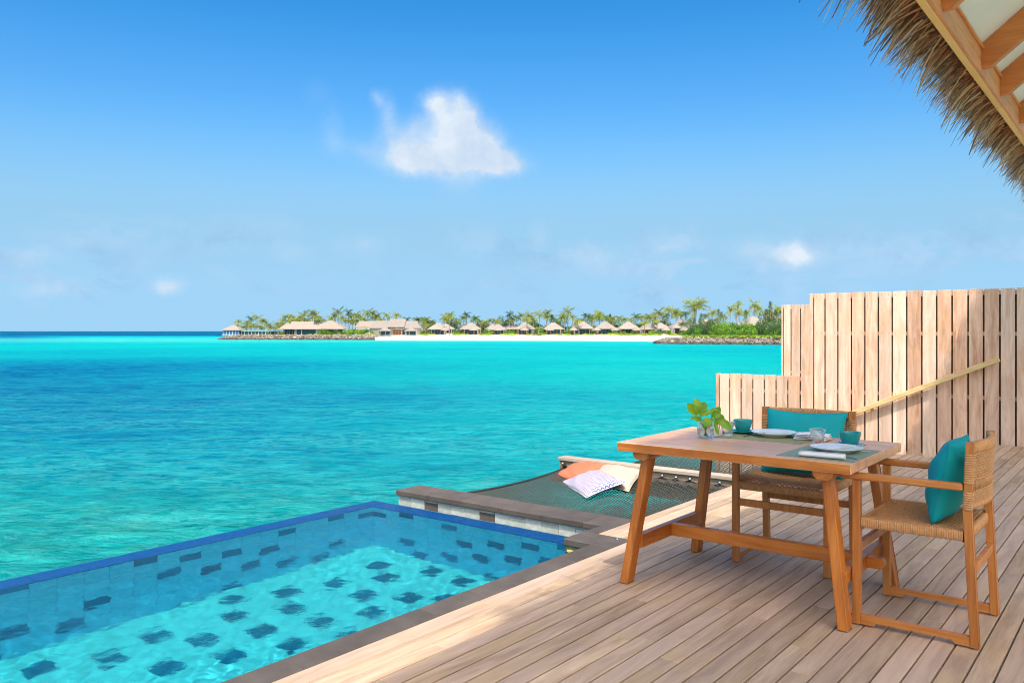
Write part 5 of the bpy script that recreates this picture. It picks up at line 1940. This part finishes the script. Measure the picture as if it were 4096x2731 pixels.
palms = []
for (sd, h, nf, L, m_, ln, dr) in ((1, 5.0, 17, 1.9, 'palm', 0.3, 1.0), (2, 5.0, 15, 2.1, 'palm', -0.5, 1.25), (3, 5.0, 19, 1.7, 'palm', 0.1, 0.8), (4, 5.0, 17, 1.8, 'palm_dark', 0.2, 0.9), (5, 5.0, 13, 2.4, 'palm', -0.2, 0.7), (6, 5.0, 20, 1.9, 'palm', 0.6, 1.5)):
    q = make_palm(sd, h, nf, L, m_, ln, droop=dr)
    palms.append((q, kidmap(q)))


def c1(x, y): return (850 + x / 2.613, 1180 + y / 2.613)
def c2_(x, y): return (1650 + x / 2.94, 1180 + y / 2.94)
def c3(x, y): return (2350 + x / 2.94, 1150 + y / 2.94)


PAL = []
for (x, y, k) in ((262, 275, 0), (335, 285, 1), (372, 300, 2), (398, 240, 3), (440, 300, 0), (468, 235, 4), (505, 270, 1), (548, 285, 2), (590, 300, 5), (640, 340, 1), (680, 300, 4), (725, 260, 0), (762, 225, 2), (830, 215, 5), (870, 250, 1), (900, 235, 0),
                  (962, 210, 4), (1000, 260, 2), (1035, 190, 1), (1065, 215, 4), (1120, 230, 5), (1160, 260, 0), (1240, 245, 1), (1285, 210, 2), (1315, 175, 4), (1350, 240, 0), (1420, 180, 3), (1460, 230, 1), (1500, 200, 0), (1548, 225, 4), (1590, 260, 2), (1620, 190, 4),
                  (1655, 195, 1), (1700, 230, 0), (1735, 215, 2), (1782, 255, 5), (1830, 215, 1), (1937, 205, 0), (2035, 250, 3), (2140, 258, 2), (2205, 255, 1), (2232, 285, 0), (2290, 285, 2)):
    PAL.append((*c1(x, y), k, 312 if y < 290 else 300))
for (x, y, k) in ((60, 285, 3), (128, 285, 2), (165, 310, 0), (225, 310, 3), (360, 280, 1), (395, 250, 4), (442, 225, 0), (480, 290, 3), (540, 310, 0), (600, 270, 2), (642, 228, 3), (700, 280, 1), (752, 270, 3), (800, 310, 2), (850, 320, 5), (880, 300, 1), (970, 300, 2),
                  (1035, 310, 5), (1140, 225, 3), (1180, 280, 0), (1235, 260, 3), (1275, 235, 2), (1350, 275, 0), (1372, 235, 4), (1420, 270, 1), (1495, 225, 4), (1560, 210, 1), (1585, 260, 2), (1640, 260, 3), (1735, 265, 1), (1790, 230, 0), (1828, 190, 4), (1880, 260, 2),
                  (1960, 290, 5), (2040, 240, 3), (2110, 270, 2), (2208, 215, 0), (2262, 280, 1), (2330, 280, 2)):
    PAL.append((*c2_(x, y), k, 314))
for (x, y, k) in ((20, 340, 3), (60, 360, 2), (145, 305, 0), (190, 350, 3), (300, 370, 2), (375, 360, 1), (440, 375, 2), (505, 365, 0), (570, 335, 3), (650, 345, 0), (700, 360, 2), (735, 340, 1), (790, 320, 0), (832, 295, 4), (880, 310, 2), (925, 330, 3), (966, 255, 0),
                  (1036, 285, 1), (1100, 320, 2), (1150, 310, 3), (1270, 200, 4), (1255, 215, 4), (1400, 330, 2), (1458, 300, 1), (1600, 330, 0), (1680, 260, 2), (1742, 215, 1), (1790, 290, 0), (1880, 300, 2), (1972, 210, 4), (2005, 250, 1), (2110, 290, 0), (2180, 300, 2), (2250, 250, 0), (2275, 280, 3)):
    PAL.append((*c3(x, y), k, 305 if x < 1150 else 262))
for (x, y, k) in ((270, 320, 2), (310, 330, 5), (350, 325, 1), (415, 325, 5), (455, 330, 2), (500, 320, 0), (540, 335, 5), (575, 330, 1), (610, 345, 2), (655, 335, 5), (700, 330, 2), (735, 300, 1), (790, 270, 5), (850, 270, 2), (930, 265, 5), (985, 275, 0), (1090, 280, 2), (1190, 280, 5), (1390, 270, 2), (1430, 260, 5), (1480, 270, 1), (1530, 275, 5), (1600, 270, 2)):
    PAL.append((*c1(x, y), k, 303 if x < 750 else 309))
FRONT_P = [(c2_(150, 350), 0, 282), (c2_(1490, 380), 5, 278), (c1(690, 320), 4, 296), (c3(668, 405), 0, 272), (c3(1108, 425), 3, 254), (c2_(1350, 290), 0, 284), (c2_(1962, 300), 5, 282), (c2_(2206, 250), 0, 284), (c3(145, 315), 0, 284), (c3(1040, 300), 1, 272), (c2_(440, 260), 0, 284), (c1(2220, 320), 1, 286), (c3(830, 380), 5, 280)]
for (pt, k, d) in FRONT_P:
    PAL.append((pt[0], pt[1], k, d))
LM = [(1000, 'behind the green flat roofed wing'), (1160, 'in the gap between the wing and the big house'), (1330, 'behind the big pinkish thatched house'), (1480, 'above the hedge beside the big house'), (1640, 'behind the stepped roofs of the hall'), (1700, 'between the hall and the first villa'),
      (1800, 'behind the first beach villa'), (1860, 'between the first and second villas'), (1940, 'behind the second beach villa'), (2040, 'behind the third beach villa'), (2150, 'behind the fourth beach villa'), (2260, 'behind the fifth beach villa'),
      (2370, 'behind the sixth beach villa'), (2470, 'behind the villa right of the row middle'), (2560, 'behind the villa with the rounded bush'), (2660, 'behind the small villa near the right end'), (2790, 'behind the largest beach villa'), (2900, 'above the left part of the dense bushes'),
      (3010, 'above the middle of the dense bushes'), (3200, 'above the bushes beside the fence')]
KW = ['upright palm with full green crown', 'leaning palm with drooping fronds', 'small round crowned palm', 'dark green palm', 'tall palm with long open fronds', 'palm with yellowing hanging fronds']
first_used = [False] * 6
for i, (x, y, k, d) in enumerate(PAL):
    proto, km = palms[k]
    o = tree_copy(proto, km, not first_used[k])
    first_used[k] = True
    # crown middle at height of (x, y)
    zc_ = H - (y - 1324) * mpp(d)
    sc_ = max(0.35, (zc_ - 0.1 - GZ) / 5.0)
    cs = 1.0 if d > 270 else 0.9
    if (x, y, k, d) in [(*c3(1270, 200), 4, 262), (*c3(1255, 215), 4, 262)]:
        cs = 1.7
    xs_ = cs * 1.2 * (0.85 if sc_ < 0.8 else 1.0)
    o.location = isl(x - (1 if k != 1 else -3), d + (i % 5) * 1.3, GZ)
    o.rotation_euler = (0, 0, random.uniform(0, 6.28))
    o.scale = (xs_, xs_, sc_)
    lm = next(t for (lim, t) in LM if x < lim)
    o['label'] = '%s %s' % (KW[k] if (d > 288 or x > 2790 and d > 255) else 'slender palm in front of the row', lm if d > 288 or x > 2790 else lm.replace('behind', 'close by'))


# ---- bushes and casuarinas
def leaf_mass(b, rs, n, rx, ry, rz, leaf, cz, clumps=7):
    cl = [(rs.uniform(-.7, .7) * rx, rs.uniform(-.6, .6) * ry, cz + rs.uniform(-.45, .5) * rz, rs.uniform(.35, .6)) for _ in range(clumps)]
    for i in range(n):
        c = cl[i % clumps]
        a, u = rs.uniform(0, 2 * PI), rs.uniform(-1, 1)
        r = rs.random() ** 0.35
        q = math.sqrt(1 - u * u)
        p = Vector((c[0] + math.cos(a) * q * r * rx * c[3], c[1] + math.sin(a) * q * r * ry * c[3], max(0.02, c[2] + u * r * rz * c[3])))
        v1 = Vector((rs.uniform(-1, 1), rs.uniform(-1, 1), rs.uniform(-.6, 1))).normalized() * leaf
        v2 = v1.cross(Vector((rs.uniform(-1, 1), rs.uniform(-1, 1), rs.uniform(-1, 1)))).normalized() * leaf * 0.6
        b.add([p - v1 * .5, p + v2 * .5, p + v1 * .6, p - v2 * .5], [(0, 1, 2, 3)])
    return b


def make_bush(seed, n, rx, ry, rz, leaf, matn, name='bush', cat='bush', group='green bushes on the island'):
    rs = random.Random(seed)
    p = thing(name, '', cat, (0, 0, 0), 0, group)
    lpart('foliage', leaf_mass(MB(), rs, n, rx, ry, rz, leaf, rz * 0.85, 9), matn, p)
    lpart('stem', MB().tube([(0, 0, 0), (0.1, 0, rz)], 0.06, 5), 'trunk', p)
    return p


def make_casuarina(seed):
    rs = random.Random(seed)
    p = thing('casuarina_tree', '', 'tree', (0, 0, 0), 0, 'feathery casuarinas on the island')
    lpart('trunk', MB().tube([(0, 0, 0), (0.1, 0, 3), (0.0, 0.1, 6.2)], [0.12, 0.08, 0.02], 5), 'trunk', p)
    b = MB()
    for i in range(800):
        t = rs.random() ** 0.8
        z = 0.6 + 5.8 * t
        r = (1.5 * (1 - t) + 0.15) * rs.random() ** 0.6
        a = rs.uniform(0, 6.28)
        q = Vector((math.cos(a) * r, math.sin(a) * r, z))
        d = Vector((math.cos(a) * .5, math.sin(a) * .5, rs.uniform(.2, 1))).normalized() * rs.uniform(.25, .5)
        s_ = Vector((-math.sin(a), math.cos(a), 0)) * 0.035
        b.add([q - s_, q + s_, q + d], [(0, 1, 2)])
    lpart('crown', b, 'casuarina', p)
    return p


bushes = {}
for key, args in {'bright': (11, 650, 2.0, 1.5, 1.15, 0.30, 'bush'), 'dark': (12, 650, 2.0, 1.5, 1.3, 0.30, 'bush_dark'), 'low': (13, 420, 1.9, 1.2, 0.45, 0.24, 'hedgegreen'), 'tall': (14, 900, 1.9, 1.6, 1.9, 0.30, 'casuarina')}.items():
    q = make_bush(*args)
    bushes[key] = [q, kidmap(q), False]


def put_bush(key, x, d, s_, label, group=None, zs=None):
    rec = bushes[key]
    o = rec[0] if not rec[2] else copy_tree(rec[0], rec[1])
    rec[2] = True
    o.location = isl(x, d, GZ - 0.05)
    o.rotation_euler = (0, 0, random.uniform(0, 6.28))
    o.scale = (s_, s_, zs or s_)
    o['label'] = label
    if group:
        o['group'] = group
    return o


random.seed(77)
# hedge by the big house
for i, x in enumerate(range(1290, 1478, 18)):
    put_bush(('bright', 'dark')[i % 3 == 1], x + random.uniform(-4, 4), 288 + random.uniform(-1, 3), random.uniform(0.95, 1.15), 'rounded green bush in the clipped row before the domed thatched house', 'hedge bushes before the domed house', 1.15)
for x in (1240, 1262):
    put_bush('low', x, 287, 0.7, 'low bush under the white framed opening of the big house', 'low bushes under the white frame')
for x in (1478, 1492, 1505):
    put_bush('low', x, 286, 0.9, 'pale low bush at the right end of the left breakwater', 'pale bushes at the breakwater end')
# along the beach front
for i, x in enumerate([1690, 1705, 1722, 1815, 1832, 1842, 1862, 1920, 1935, 1950, 2015, 2030, 2050, 2060, 2120, 2140, 2155, 2165, 2225, 2240, 2262, 2275, 2310, 2335, 2350, 2365, 2400, 2420, 2432, 2450, 2480, 2500, 2515, 2525, 2565, 2585, 2605, 2620, 2640, 2690, 2700, 2715, 2755]):
    lm = next(t for (lim, t) in LM if x < lim).replace('behind', 'in front of')
    put_bush('low', x + random.uniform(-4, 4), (282 if x < 2450 else 268) - max(0, x - 2600) * 0.08, random.uniform(0.7, 1.1), 'low bright bush on the sand %s' % lm.replace('in the gap ', '').replace('between', 'between'), 'low bushes along the sand')
for i, x in enumerate([1685, 1700, 1822, 1835, 1850, 1868, 1940, 1955, 2035, 2048, 2062, 2150, 2165, 2178, 2260, 2275, 2290, 2352, 2365, 2440, 2455, 2488, 2500, 2530, 2545, 2610, 2630, 2650, 2680]):
    lm = next(t for (lim, t) in LM if x < lim).replace('behind', 'beside')
    put_bush(('dark', 'bright', 'dark')[i % 3], x + random.uniform(-4, 4), 289 if x < 2450 else 279, random.uniform(0.7, 1.05), 'dense green bush growing %s' % lm, 'dense bushes between the villas')
# backdrop thicket behind the villas
for i, x in enumerate(range(1690, 2960, 26)):
    lm = next(t for (lim, t) in LM if x < lim)
    put_bush(('dark', 'tall', 'dark', 'bright')[i % 4], x + random.uniform(-8, 8), 322 - (x > 2450) * 10, random.uniform(1.4, 1.9), 'tall leafy bush in the thicket %s' % lm, 'thicket behind the villas', random.uniform(1.7, 2.4))
for i, x in enumerate(range(925, 1180, 22)):
    put_bush(('dark', 'bright')[i % 2], x, 306, 0.8, 'small bush under the palms behind the wing', 'bushes under the left palms')
# the dense green mass above the right breakwater
k = 0
for (x0, x1, st, d, s_, zz) in ((2735, 3260, 22, 200, 0.75, 0.9), (2770, 3260, 24, 208, 1.0, 1.25), (2800, 3260, 26, 217, 1.2, 1.55), (2830, 3260, 34, 228, 1.3, 1.9)):
    x = x0
    while x < x1:
        tallk = ((x > 2760 and x < 2850) or x > 3040) and k % 2 == 0
        put_bush('tall' if tallk else ('bright' if k % 3 else 'dark'), x + random.uniform(-8, 8), d - (x - 2700) * 0.035 + random.uniform(-2, 2), s_ * random.uniform(.85, 1.1), 'leafy bush in the dense green mass behind the right breakwater', 'dense bushes behind the right breakwater', zz * random.uniform(.85, 1.15))
        x += st
        k += 1
for x in range(2740, 3240, 20):
    put_bush('low', x, 193 - (x - 2700) * 0.03, 0.7, 'pale green low plant on top of the right breakwater', 'low plants on the right breakwater', 0.8)
cas = make_casuarina(3)
ckm = kidmap(cas)
for i, (pt, d, s_) in enumerate(((c3(1540, 250), 240, 0.85), (c3(1575, 280), 236, 0.7), (c3(1335, 300), 250, 0.6), (c3(2150, 160), 215, 0.95), (c3(2100, 250), 214, 0.7), (c3(2215, 260), 212, 0.7), (c3(1860, 260), 230, 0.7), (c3(265, 310), 312, 0.75), (c3(310, 340), 312, 0.6), (c2_(2115, 235), 314, 0.9), (c2_(1640, 225), 314, 0.85), (c2_(2325, 220), 314, 0.9), (c1(2390, 300), 312, 0.6))):
    o = tree_copy(cas, ckm, i == 0)
    zt = H - (pt[1] - 1324) * mpp(d)
    o.location = isl(pt[0], d, GZ)
    o.scale = (1.35, 1.35, (zt - GZ) / 6.5)
    o.rotation_euler = (0, 0, i)
    lm = next(t for (lim, t) in LM if pt[0] < lim)
    o['label'] = 'feathery upright casuarina %s' % lm
